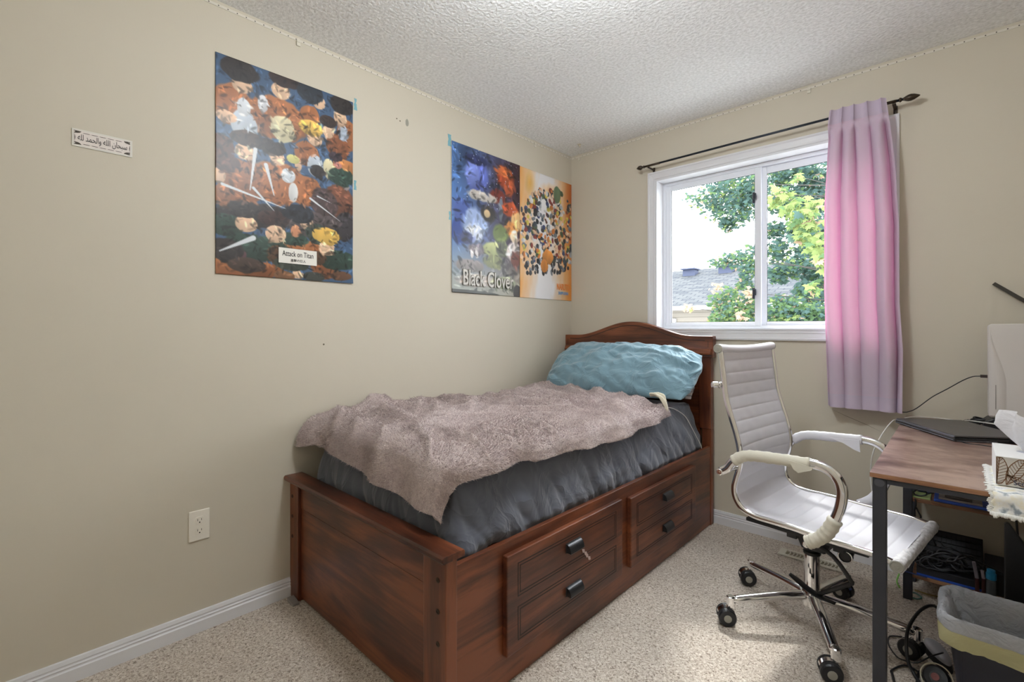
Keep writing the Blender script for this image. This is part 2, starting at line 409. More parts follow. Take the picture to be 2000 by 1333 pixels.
TL = ["torn blue tape at the top right corner of the large brown poster", "torn blue tape bit halfway down the right edge of the large brown poster",
      "torn blue tape at the top left corner of the blue and maroon poster", "faint torn blue tape bit halfway down the left edge of the blue and maroon poster"]
for i, (y0, y1, z0, z1) in enumerate(((-1.756, -1.738, 2.206, 2.262), (-1.756, -1.742, 1.822, 1.868), (-1.180, -1.154, 2.195, 2.262), (-1.172, -1.158, 1.776, 1.824))):
    bm = bmesh.new(); pts = []
    for k in range(9): pts.append((y0+(y1-y0)*.25*abs(nz(i*5, k*.9))*2, z0+(z1-z0)*k/8))
    for k in range(8, -1, -1): pts.append((y1-(y1-y0)*.3*abs(nz(i*7+3, k*.9))*2, z0+(z1-z0)*k/8))
    prism(bm, pts, lambda a, b, d: Vector((d, a, b)), .0002, .0009)
    tag(link('painters_tape', bm, tape), TL[i], 'tape', 'blue tape bits at the poster edges')

# ------------------------------------------------------------------ posters, sign, outlet
def vcol_mat(name, rough=.35, attr='Col'):
    m, t, b = nt(name); a = t.nodes.new('ShaderNodeAttribute'); a.attribute_name = attr
    t.links.new(a.outputs['Color'], b.inputs['Base Color']); b.inputs['Roughness'].default_value = rough
    return m
M['poster'] = vcol_mat('glossy_poster_print', .38)

def lin(a):
    a = np.asarray(a, float)/255
    return np.where(a > .04045, ((a+.055)/1.055)**2.4, a/12.92)

class Art:
    def __init__(s, w, h, col):
        s.w, s.h = w, h; s.im = np.zeros((h, w, 3)); s.im[:] = col
        s.yy, s.xx = np.mgrid[0:h, 0:w]; s.xx = (s.xx+.5)/w; s.yy = (s.yy+.5)/h
        rs = np.random.RandomState(3)
        k = [(rs.uniform(-1, 1, 2)*f*6.28, rs.uniform(0, 6.28)) for f in (3, 5, 8, 13) for _ in range(3)]
        s.nx = sum(np.sin(a[0]*s.xx+a[1]*s.yy+p) for a, p in k)/12; s.ny = sum(np.cos(a[1]*s.xx-a[0]*s.yy+p*2) for a, p in k)/12
    def ell(s, x, y, rx, ry, col, ang=0, soft=.08, warp=.25, alpha=1.):
        c, n = math.cos(ang), math.sin(ang); asp = s.h/s.w
        dx, dy = (s.xx-x), (s.yy-y)*asp
        a = (c*dx+n*dy)/rx; b = (-n*dx+c*dy)/(ry*asp)
        d = np.sqrt(a*a+b*b)+s.nx*warp+s.ny*warp*.5
        m = np.clip((1-d)/soft, 0, 1)*alpha
        shade = 1+.22*s.nx-.12*b
        s.im = s.im*(1-m[..., None])+np.clip(np.array(col)*shade[..., None], 0, 255)*m[..., None]
    def line(s, x0, y0, x1, y1, w, col):
        asp = s.h/s.w
        ax, ay, bx, by = x0, y0*asp, x1, y1*asp
        L2 = (bx-ax)**2+(by-ay)**2
        t = np.clip(((s.xx-ax)*(bx-ax)+(s.yy*asp-ay)*(by-ay))/L2, 0, 1)
        d = np.hypot(s.xx-ax-t*(bx-ax), s.yy*asp-ay-t*(by-ay))
        m = np.clip((w*(1-.7*t)-d)/.004, 0, 1)
        s.im = s.im*(1-m[..., None])+np.array(col)*m[..., None]

def detail(a, n, seed, big=.05):
    rs = np.random.RandomState(seed)
    for _ in range(n):
        x, y = rs.uniform(.01, .99, 2); c = a.im[int(y*(a.h-1)), int(x*(a.w-1))].copy()
        f = rs.choice([.45, .6, .75, 1.2, 1.35]); ang = rs.uniform(0, PI); l = rs.uniform(.015, big)
        a.ell(x, y, l, l*rs.uniform(.12, .35), np.clip(c*f, 0, 245), ang, soft=.5, warp=.3, alpha=.8)

def poster(name, label, y0, y1, z0, z1, art, curl):
    bm = bmesh.new(); nu, nv = art.w, art.h
    lay = bm.loops.layers.float_color.new('Col')
    def f(u, v):
        y = y0+(y1-y0)*u; z = z1+(z0-z1)*v
        return Vector((.0035+curl(u, v), y, z))
    V = grid(bm, nu+1, nv+1, f)
    im = lin(np.clip(art.im, 0, 255)); bm.faces.ensure_lookup_table()
    pad = np.pad(im, ((0, 1), (0, 1), (0, 0)), 'edge')
    k = 0
    for j in range(nv):
        for i in range(nu):
            f_ = bm.faces[k]; k += 1
            for lp, (a, b) in zip(f_.loops, ((i, j), (i+1, j), (i+1, j+1), (i, j+1))):
                c = pad[b, a]; lp[lay] = (c[0], c[1], c[2], 1)
    me = bpy.data.meshes.new(name); bm.to_mesh(me); bm.free(); me.materials.append(M['poster'])
    for p in me.polygons: p.use_smooth = True
    o = bpy.data.objects.new(name, me); COL.objects.link(o)
    sd = o.modifiers.new('paper', 'SOLIDIFY'); sd.thickness = .0006; sd.offset = 0
    return tag(o, label, 'poster', None)

# large poster: an abstract collage of rust, cream, dark and green shapes on blue
a = Art(200, 300, (62, 86, 116))
def p1(x, y): 
    u = (x-60)/710.; t = 55+(x-60)*.395; bt = 1200+(x-60)*.1
    return u, (y-t)/(bt-t)
RU, DKH, SK, CRM, WG, GRN, YEL = (150, 94, 58), (44, 38, 38), (214, 178, 148), (206, 196, 160), (176, 184, 194), (44, 62, 54), (208, 168, 84)
def e1(x, y, rx, ry, c, ang=0, **k):
    u, v = p1(x, y); a.ell(u, v, rx/710., ry/1080., c, ang, **k)
for q in ((140, 330, 100, 110, RU), (350, 400, 150, 120, RU), (520, 390, 60, 60, RU), (740, 510, 70, 100, RU), (500, 590, 70, 70, RU), (680, 560, 70, 80, (128, 78, 50)), (720, 680, 90, 60, (170, 112, 66)),
          (360, 740, 150, 120, RU), (180, 740, 110, 130, (132, 82, 52)), (470, 780, 130, 90, RU), (90, 560, 60, 70, (80, 50, 42)), (690, 840, 90, 110, (104, 66, 50)), (600, 850, 90, 90, (70, 56, 56)),
          (470, 1090, 150, 70, RU), (120, 1160, 120, 60, RU), (280, 1190, 110, 40, (124, 76, 46)), (600, 1190, 80, 60, (130, 80, 50)), (240, 900, 200, 70, DKH), (500, 950, 120, 90, (80, 70, 70)),
          (375, 455, 60, 80, CRM), (185, 430, 62, 80, WG), (185, 340, 34, 50, (196, 200, 206)), (275, 320, 26, 46, (200, 200, 204)), (545, 650, 45, 60, WG), (625, 670, 32, 60, CRM), (430, 790, 30, 60, (190, 190, 190)), (730, 740, 34, 60, (150, 140, 140)), (400, 700, 40, 40, (200, 205, 210)), (710, 490, 30, 50, (170, 180, 196)),
          (700, 720, 80, 60, GRN), (110, 950, 80, 60, GRN), (250, 1070, 170, 70, GRN), (430, 1030, 90, 40, GRN), (690, 1150, 120, 60, GRN), (350, 1110, 60, 50, (86, 60, 40)), (150, 1100, 50, 40, (84, 56, 62)),
          (180, 225, 48, 48, SK), (365, 258, 50, 46, SK), (570, 325, 36, 40, SK), (695, 415, 40, 46, SK), (622, 475, 36, 40, SK), (545, 512, 40, 40, SK), (190, 572, 46, 46, SK), (345, 605, 42, 46, SK), (78, 695, 26, 40, SK), (455, 640, 20, 36, SK), (680, 655, 24, 24, (180, 120, 110)),
          (200, 945, 52, 46, SK), (340, 1002, 56, 44, SK), (500, 945, 36, 46, SK), (610, 1082, 46, 40, SK), (450, 1215, 34, 24, SK), (440, 990, 28, 36, (190, 130, 96)), (110, 390, 50, 30, SK),
          (165, 150, 96, 62, DKH), (375, 195, 84, 46, (52, 38, 36)), (520, 270, 72, 60, (38, 44, 54)), (705, 350, 78, 50, DKH), (620, 425, 54, 36, (52, 38, 34)), (200, 505, 78, 42, (58, 42, 36)), (320, 550, 80, 42, DKH), (110, 630, 66, 46, (70, 44, 38)), (560, 680, 42, 34, DKH), (665, 612, 44, 28, (56, 42, 50)),
          (185, 870, 104, 46, DKH), (325, 920, 90, 42, (60, 40, 38)), (460, 895, 86, 56, (36, 38, 46)), (525, 452, 70, 44, YEL), (425, 612, 36, 26, (186, 180, 112)), (612, 1020, 82, 48, YEL)):
    e1(*q)
for q in ((100, 1080, 90, 60, DKH), (200, 1160, 90, 40, (66, 52, 46)), (420, 1160, 90, 40, (60, 66, 58)), (560, 1010, 70, 60, (52, 62, 56)), (720, 980, 60, 90, (58, 54, 58)), (700, 1230, 70, 30, (90, 62, 44)), (540, 1230, 60, 30, (58, 60, 56)), (380, 1220, 60, 30, (110, 78, 56)), (90, 800, 40, 60, (126, 82, 56)), (640, 950, 60, 40, (74, 66, 66)), (560, 1130, 50, 40, (84, 62, 46))):
    e1(*q)
for q in ((610, 1082, 46, 40, SK), (612, 1020, 82, 48, YEL), (340, 1002, 56, 44, SK)): e1(*q)
detail(a, 1500, 1, .035)
for x0, y0, x1, y1, w in ((90, 740, 390, 870, .012), (240, 560, 215, 770, .016), (290, 640, 330, 800, .016), (230, 1020, 80, 1085, .02), (520, 820, 690, 945, .010), (230, 760, 330, 880, .012), (560, 810, 640, 850, .008)):
    a.line(*p1(x0, y0), *p1(x1, y1), w, (206, 210, 214))
pp = poster('poster', 'large poster of packed rust, cream, dark and blue shapes with a white title box', -2.340, -1.763, 1.370, 2.236, a, lambda u, v: .004*sst(.93, 1, v)*sst(.4, 1, u)+.003*sst(.1, 0, v)*u+.0015*abs(math.sin(v*7+u*3)))
PB = lambda y, z: (lambda a_, b_, c_: Vector((.0085+c_, y+a_, z+b_)))
lab = link('title_box', B(.0075, .0088, -2.105, -1.940, 1.437, 1.502), mat('title_box_white', srgb(226, 222, 214), .5), pp)
ink = mat('black_ink', srgb(30, 26, 26), .6)
text_mesh('Attack on Titan', .0265, ink, pp, 'title_lettering', lambda a_, b_, c_: Vector((.0094+c_, -2.0225+a_*.80, 1.478+b_*1.25)))
text_mesh('進撃の巨人', .0135, ink, pp, 'subtitle_lettering', lambda a_, b_, c_: Vector((.0094+c_, -2.0225+a_, 1.450+b_)))

# middle poster
a = Art(150, 230, (70, 90, 150))
g = a.xx; v = a.yy
a.im = (np.array([84, 124, 184])*(1-g[..., None])+np.array([58, 34, 42])*g[..., None])*(1-.35*np.exp(-((g-.15)**2)/.02-((v-.08)**2)/.02)[..., None])
a.im = a.im*(1-np.clip((v-.62)/.3, 0, 1)[..., None]*.85)+np.array([160, 158, 140])*np.clip((v-.62)/.3, 0, 1)[..., None]*.85
def e2(x, y, rx, ry, c, ang=0, **k):
    u = (x-80)/495.; t = 92+(x-80)*.37; b_ = 1190+(x-80)*.08
    a.ell(u, (y-t)/(b_-t), rx/495., ry/1000., c, ang, **k)
for q in ((250, 340, 95, 130, (98, 112, 190)), (215, 330, 60, 90, (118, 134, 206)), (250, 235, 100, 40, (44, 52, 92)), (450, 360, 80, 90, (150, 66, 40)), (440, 320, 76, 42, (196, 104, 58)), (485, 430, 46, 80, (188, 92, 56)), (400, 500, 60, 60, (120, 50, 40)),
          (290, 500, 110, 40, (196, 188, 180)), (150, 600, 70, 90, (72, 92, 156)), (130, 760, 60, 100, (48, 70, 136)), (240, 700, 100, 120, (150, 168, 206)), (235, 760, 70, 70, (200, 208, 226)), (180, 800, 60, 50, (60, 68, 110)), (330, 620, 66, 70, (50, 44, 42)), (320, 620, 26, 34, (196, 170, 130)),
          (425, 590, 18, 90, (110, 118, 130)), (500, 600, 70, 60, (178, 78, 40)), (545, 690, 50, 90, (220, 178, 120)), (500, 740, 60, 70, (196, 128, 60)), (420, 780, 80, 80, (96, 110, 60)), (525, 790, 36, 60, (226, 204, 170)), (360, 880, 70, 70, (170, 176, 120)), (440, 880, 60, 70, (86, 90, 70)), (520, 900, 60, 80, (222, 210, 206)),
          (235, 880, 60, 50, (110, 100, 108)), (540, 960, 40, 70, (120, 70, 60)), (370, 980, 80, 60, (120, 124, 84)), (200, 1000, 110, 50, (130, 122, 120)), (250, 1110, 160, 50, (178, 166, 158)), (450, 1130, 110, 50, (158, 164, 132))):
    e2(*q, warp=.35, soft=.25)
for x in (215, 248):
    e2(x, 905, 12, 40, (214, 206, 206), warp=.05)
detail(a, 500, 2, .07)
rs = np.random.RandomState(5)
for _ in range(60):
    a.ell(rs.uniform(0, 1), rs.uniform(0, .45)**1.2, .004, .003, (200, 210, 235), warp=0)
a.ell(.1, 1.0, .6, .022, (50, 50, 44), warp=.05); a.ell(.96, .97, .07, .06, (48, 44, 42), warp=.1)
pm = poster('poster', 'blue and maroon poster with a misty green foot, middle of the three posters', -1.154, -.5765, 1.364, 2.231, a, lambda u, v: .003*sst(.95, 1, v)*(1-u)+.001*abs(math.sin(v*6+u*5)))
sil = mat('silver_title_ink', srgb(196, 190, 182), .4); slv2 = mat('dusky_title_ink', srgb(122, 118, 108), .5)
for k, (mm, d, of) in enumerate(((slv2, 0, .0035), (sil, .0012, .0008))):
    text_mesh('Black Clover', .104, mm, pm, 'title_lettering', lambda a_, b_, c_, d=d: Vector((.0105+d+c_, -.862+a_*.80, 1.452+b_*1.25)), extrude=.0003, offset=of)

# corner poster
a = Art(150, 230, (226, 222, 220))
g = a.xx; v = a.yy
side = np.clip(np.abs(g-.46)*2.3-.28+.3*a.nx, 0, 1)[..., None]
a.im = np.array([226, 224, 226])*(1-side)+np.array([224, 150, 66])*side
rr = np.clip((g-.80)/.2, 0, 1)[..., None]*np.clip(1.2-v*1.2, .25, 1)[..., None]
a.im = a.im*(1-rr)+np.array([176, 88, 34])*rr
def e3(x, y, rx, ry, c, ang=0, **k):
    u = (x-575)/373.; t = 275+(x-575)*.388; b_ = 1230+(x-575)*.075
    a.ell(u, (y-t)/(b_-t), rx/373., ry/900., c, ang, **k)
e3(790, 470, 90, 70, (226, 178, 124), soft=.9); e3(640, 400, 40, 120, (218, 170, 90), soft=.9)
pal = [(44, 46, 52), (58, 60, 66), (70, 80, 90), (116, 122, 130), (176, 180, 186), (206, 204, 204), (128, 60, 54), (76, 92, 70), (196, 120, 60), (206, 170, 140), (214, 182, 150), (60, 72, 110), (200, 180, 80), (90, 60, 48)]
for _ in range(430):
    y = 440+540*rs.uniform(0, 1)**.9; wd = 60+120*min(1, (y-430)/140.); x = 765+wd*rs.uniform(-1, 1)
    e3(x, y, rs.uniform(7, 15), rs.uniform(10, 22), pal[rs.randint(len(pal))], rs.uniform(0, 3), warp=.3)
for _ in range(60):
    e3(rs.uniform(610, 930), 1000+rs.uniform(-40, 60), rs.uniform(6, 12), rs.uniform(12, 26), pal[rs.randint(4)], rs.uniform(-.4, .4), warp=.3)
e3(835, 490, 28, 66, (98, 118, 90), warp=.05); e3(770, 930, 40, 60, (210, 140, 72), .3, warp=.4); e3(745, 1010, 26, 46, (204, 132, 66), -.3, warp=.5)
pc = poster('poster', 'orange and white poster speckled with tiny shapes, right beside the room corner', -.5745, -.004, 1.362, 2.229, a, lambda u, v: .001*abs(math.sin(v*6+u*5)))
ora = mat('orange_title_ink', srgb(228, 134, 60), .4); blu = mat('blue_title_ink', srgb(110, 160, 210), .4)
text_mesh('NARUTO', .048, ora, pc, 'title_lettering', lambda a_, b_, c_: Vector((.0065+c_, -.105+a_*.78, 1.456+b_*1.3)), offset=.0014)
text_mesh('SHIPPUDEN', .024, blu, pc, 'subtitle_lettering', lambda a_, b_, c_: Vector((.0065+c_, -.105+a_*.95, 1.412+b_*1.2)), offset=.0008)

# arabic calligraphy plaque
sg = thing('wall_sign', 'small white sign with black Arabic lettering in an ornamental border', 'sign', (0, -2.674, 1.784))
link('sign_board', B(0.0002, .003, -2.753, -2.596, 1.755, 1.813), mat('sign_white', srgb(214, 210, 202), .5), sg, bevel=.0006)
link('sign_field', B(.003, .0032, -2.7475, -2.6015, 1.7605, 1.8075), mat('sign_field_grey', srgb(222, 212, 206), .5), sg)
bm = bmesh.new()
for z in (1.7655, 1.8022):
    for k in range(5):
        y0 = -2.7265+k*.0208
        prism(bm, [(y0, z), (y0+.004, z+.0008), (y0+.016, z+.0008), (y0+.0195, z), (y0+.016, z-.0008), (y0+.004, z-.0008)], lambda p, q, d: Vector((d, p, q)), .0032, .0036)
for sy, ey in ((1, -2.7475), (-1, -2.6015)):
    for sz, ez in ((1, 1.7605), (-1, 1.8075)):
        for k in range(16):
            rr_ = .0022+.0005*(k % 3); t0 = k*.9
            y = ey+sy*(.0016+.0155*((k*37 % 16)/16.)); z = ez+sz*(.0016+.011*((k*23 % 16)/16.)*(1-(abs(y-ey)/.02)))
            prism(bm, [(y+rr_*math.cos(t0+q)*(1 if q else .4), z+rr_*.6*math.sin(t0+q)) for q in (0, 1.2, 2.6, 3.6, 5)], lambda p, q, d: Vector((d, p, q)), .0032, .0035+.00005*k)
    prism(bm, [(ey+sy*.0012, 1.772), (ey+sy*.0026, 1.778), (ey+sy*.0034, 1.784), (ey+sy*.0026, 1.790), (ey+sy*.0012, 1.796)], lambda p, q, d: Vector((d, p, q)), .0032, .0036)
link('sign_border', bm, mat('sign_border_ink', srgb(74, 66, 56), .6), sg)
ar = '\ufeb3\ufe92\ufea4\ufe8e\ufee5 \ufe8d\ufedf\ufee0\ufeea \ufeed\ufe8d\ufedf\ufea4\ufee4\ufeaa \ufedf\ufee0\ufeea'[::-1]
t_ = text_mesh(ar, .023, ink, sg, 'sign_lettering', lambda a_, b_, c_: Vector((.0036+c_, a_, b_)))
ys = [v.co.y for v in t_.data.vertices]; zs = [v.co.z for v in t_.data.vertices]; sy = .128/(max(ys)-min(ys)); sz = .026/(max(zs)-min(zs))
for v in t_.data.vertices:
    v.co.y = -2.6745+(v.co.y-(max(ys)+min(ys))/2)*sy; v.co.z = 1.7838+(v.co.z-(max(zs)+min(zs))/2)*sz

# duplex outlet
ot = thing('power_outlet', 'light almond duplex power outlet low on the beige wall left of the bed', 'outlet', (0, -2.394, .405))
alm = mat('almond_plastic', srgb(232, 226, 214), .4); slot = mat('slot_black', srgb(20, 18, 16), .8)
link('cover_plate', prism(bmesh.new(), [(-2.4285, .3475), (-2.3590, .3475), (-2.3590, .4625), (-2.4285, .4625)], lambda p, q, d: Vector((d, p, q)), .0003, .006), alm, ot, bevel=.003, seg=3)
for z in (.4245, .3855):
    pts = [(-2.3938+.0168*math.cos(t_)*(1.0), z+max(-.0135, min(.0135, .0168*math.sin(t_)))) for t_ in [k*2*PI/28 for k in range(28)]]
    s_ = link('socket', prism(bmesh.new(), pts, lambda p, q, d: Vector((d, p, q)), .006, .0078), alm, ot, bevel=.0008)
    bm = bmesh.new(); box(bm, .0078, .0081, -2.4012, -2.3996, z-.002, z+.0062); box(bm, .0078, .0081, -2.3884, -2.3868, z-.001, z+.0062)
    prism(bm, [(-2.3938+.0024*math.cos(k), z-.0078+.0024*math.sin(k)) for k in [i*2*PI/12 for i in range(12)]], lambda p, q, d: Vector((d, p, q)), .0078, .0081)
    link('slots', bm, slot, s_)
link('screw', L([(.0022, 0), (.0022, .0012), (.001, .0016)], (.006, -2.3938, .405), 'x', 12), alm, ot)

# ------------------------------------------------------------------ bed
bed = thing('captains_bed', 'dark cherry wood captain bed with drawer fronts and arched headboard', 'bed', (.53, -1.05, 0))
# headboard (arched crown panel, ledge, stiles and recessed panel)
def arch(x):
    t = (x-.536)/.5365; t = abs(t)
    return 1.112+.090*(.5+.5*math.cos(PI*min(1, t/.80)))if t < .8 else 1.112
xs = [.004+1.065*i/48 for i in range(49)]
top = [(x, arch(x)) for x in xs]
link('headboard_crown', prism(bmesh.new(), [(1.069, .985), (.004, .985)]+top, lambda a, b, d: Vector((a, d, b)), -.026, -.078), M['cherry_x'], bed, bevel=.004)
bm = bmesh.new()
inn = [(x, arch(x)-.028) for x in xs if .03 < x < 1.045]
for dz, w in ((0, .0022),):
    for (x0, z0), (x1, z1) in zip(inn, inn[1:]):
        prism(bm, [(x0, z0), (x1, z1), (x1, z1+w*2), (x0, z0+w*2)], lambda a, b, d: Vector((a, d, b)), -.0788, -.0777)
box(bm, .026, .0285, -.0788, -.0777, 1.045, 1.083); box(bm, 1.041, 1.0435, -.0788, -.0777, 1.045, 1.083)
link('crown_groove', bm, M['groove'], bed)
link('headboard_ledge', prism(bmesh.new(), [(-.078, 1.000), (-.096, 1.004), (-.100, 1.012), (-.092, 1.024), (-.088, 1.034), (-.078, 1.036)], lambda a, b, d: Vector((d, a, b)), .012, 1.062), M['cherry_x'], bed)
for x0, x1 in ((.004, .070), (.985, 1.055)):
    link('headboard_stile', B(x0, x1, -.070, -.026, .565, .985), M['cherry_z'], bed, bevel=.004)
link('headboard_panel', B(.070, .985, -.056, -.034, .43, .985), M['cherry_x'], bed)
for x0, x1 in ((.004, .060), (1.000, 1.055)):
    link('headboard_leg', B(x0, x1, -.064, -.026, 0.0, .565), M['cherry_z'], bed, bevel=.004)
link('headboard_rail', B(.060, 1.000, -.060, -.030, .34, .43), M['cherry_x'], bed, bevel=.003)
# footboard
for x0, x1 in ((.003, .082), (.962, 1.068)):
    link('footboard_post', B(x0, x1, -2.056, -2.014, 0, .503), M['cherry_z'], bed, bevel=.003)
link('footboard_panel', B(.082, .962, -2.040, -2.022, .012, .390), M['cherry_x'], bed)
link('footboard_top_panel', B(.082, .962, -2.043, -2.022, .393, .503), M['cherry_x'], bed, bevel=.002)
link('footboard_cap', prism(bmesh.new(), [(-2.078, .503), (-2.082, .509), (-2.082, .518), (-2.076, .5235), (-2.004, .5235), (-2.000, .518), (-2.000, .503)], lambda a, b, d: Vector((d, a, b)), .002, 1.086), M['cherry_x'], bed, bevel=.0015)
bolt = mat('dark_bolt_head', srgb(58, 44, 34), .4, .4)
for x in (1.032, .030):
    for z in (.435, .345, .252) if x > 1 else (.435, .350, .264):
        link('bolt_head', L([(.008, 0), (.008, .0012), (.0045, .0016), (.0045, .0004), (.0001, .0004)], (x, -2.0561, z), (0, -1, 0), 16), bolt, bed)
# side panels, slat deck
link('side_panel', B(1.030, 1.050, -2.014, -.064, .004, .463), M['cherry_y'], bed, bevel=.002)
link('side_panel', B(.010, .030, -2.014, -.064, .004, .463), M['cherry_y'], bed, bevel=.002)
link('mattress_deck', B(.031, 1.029, -2.013, -.065, .425, .443), M['cherry_y'], bed)
pull = mat('gunmetal_pull', srgb(62, 62, 64), .32, .7)
def drawer_front(y0, y1, z0, z1):
    p = link('drawer_front', B(1.0502, 1.072, y0, y1, z0, z1), M['cherry_y'], bed, bevel=.004, seg=3)
    zm = (z0+z1)/2; bm = bmesh.new()
    for a0, a1 in ((z0+.035, zm-.016), (zm+.016, z1-.035)):
        for k in (0, .010):
            Y0, Y1, Z0, Z1, w = y0+.050+k, y1-.050-k, a0+k, a1-k, .0034
            for q in ((Y0, Y1, Z0, Z0+w), (Y0, Y1, Z1-w, Z1), (Y0, Y0+w, Z0, Z1), (Y1-w, Y1, Z0, Z1)):
                box(bm, 1.0715, 1.0726, *q)
    link('panel_groove', bm, M['groove'], p)
    for zc in ((z0+zm)/2+.005, (zm+z1)/2+.002):
        yc = (y0+y1)/2; hw = .043
        bm = bmesh.new(); n = 10
        prof = [(1.0724+.021*math.sin(PI/2*k/n), zc-.014+.031*math.cos(PI/2*k/n)) for k in range(n+1)]
        pin = [(x-.002 if x > 1.075 else x, z-.0025) for x, z in prof]
        prism(bm, prof+pin[::-1], lambda a, b, d: Vector((a, d, b)), yc-hw, yc+hw)
        for s in (-1, 1):
            prism(bm, [(1.0724, zc-.014)]+prof[::-1], lambda a, b, d: Vector((a, d, b)), yc+s*hw, yc+s*(hw-.003))
        box(bm, 1.0722, 1.074, yc-hw-.004, yc+hw+.004, zc-.016, zc+.0195)
        link('cup_pull', bm, pull, p, bevel=.001)
drawer_front(-1.811, -1.102, .105, .428); drawer_front(-1.028, -.330, .105, .412)
tg = bmesh.new()
for k in range(4):
    y = -1.405+.012*k; z = .318-.013*k
    prism(tg, [(y, z), (y+.016, z-.004), (y+.020, z-.018), (y+.006, z-.016)], lambda a, b, d, k=k: Vector((d+.002*(k % 2), a, b)), 1.0745, 1.0755)
tag(link('clear_wrap_scrap', tg, mat('clear_plastic_scrap', srgb(190, 168, 164), .15)), 'crumpled clear plastic scrap stuck beside the upper near drawer pull', 'plastic scrap')
pdg = link('furniture_slider', prism(bmesh.new(), [(.045, 0), (.105, 0), (.105, .010), (.045, .018)], lambda a, b, d: Vector((a, d, b)), -2.085, -2.0572), mat('grey_slider_plastic', srgb(140, 134, 130), .5), None, bevel=.002)
tag(pdg, 'grey plastic slider wedge on the carpet under the left footboard post', 'slider')

# ------------------------------------------------------------------ bedding
def cloth_mat(name, col, rough=.8, sheen=.3, bs=900, bump=.2, var=.06, crease=0, cs=6):
    m = mat(name, col, rough, bump=bump, bscale=bs, sheen=sheen, var=var, vscale=3)
    if crease:
        t = m.node_tree; b = t.nodes['Principled BSDF']; b.inputs['Specular IOR Level'].default_value = .25
        tc = t.nodes.new('ShaderNodeTexCoord'); n = t.nodes.new('ShaderNodeTexNoise'); n.inputs['Scale'].default_value = cs; n.inputs['Detail'].default_value = 3; n.inputs['Distortion'].default_value = 1.6
        t.links.new(tc.outputs['Object'], n.inputs['Vector'])
        s1_ = t.nodes.new('ShaderNodeMath'); s1_.operation = 'SUBTRACT'; s1_.inputs[1].default_value = .5; t.links.new(n.outputs['Fac'], s1_.inputs[0])
        s2_ = t.nodes.new('ShaderNodeMath'); s2_.operation = 'ABSOLUTE'; t.links.new(s1_.outputs[0], s2_.inputs[0])
        s3_ = t.nodes.new('ShaderNodeMath'); s3_.operation = 'POWER'; s3_.inputs[1].default_value = .6; t.links.new(s2_.outputs[0], s3_.inputs[0])
        bp = t.nodes.new('ShaderNodeBump'); bp.inputs['Strength'].default_value = crease; bp.inputs['Distance'].default_value = .03; bp.invert = True
        t.links.new(s3_.outputs[0], bp.inputs['Height'])
        old = b.inputs['Normal'].links[0].from_node; t.links.new(bp.outputs[0], old.inputs['Normal'])
    return m
M['sheet'] = cloth_mat('dark_grey_sheet', srgb(92, 96, 108), .7, .35, crease=.35, cs=5)
def ridge(x): return 1-abs((x % 2)-1)*2 if True else 0
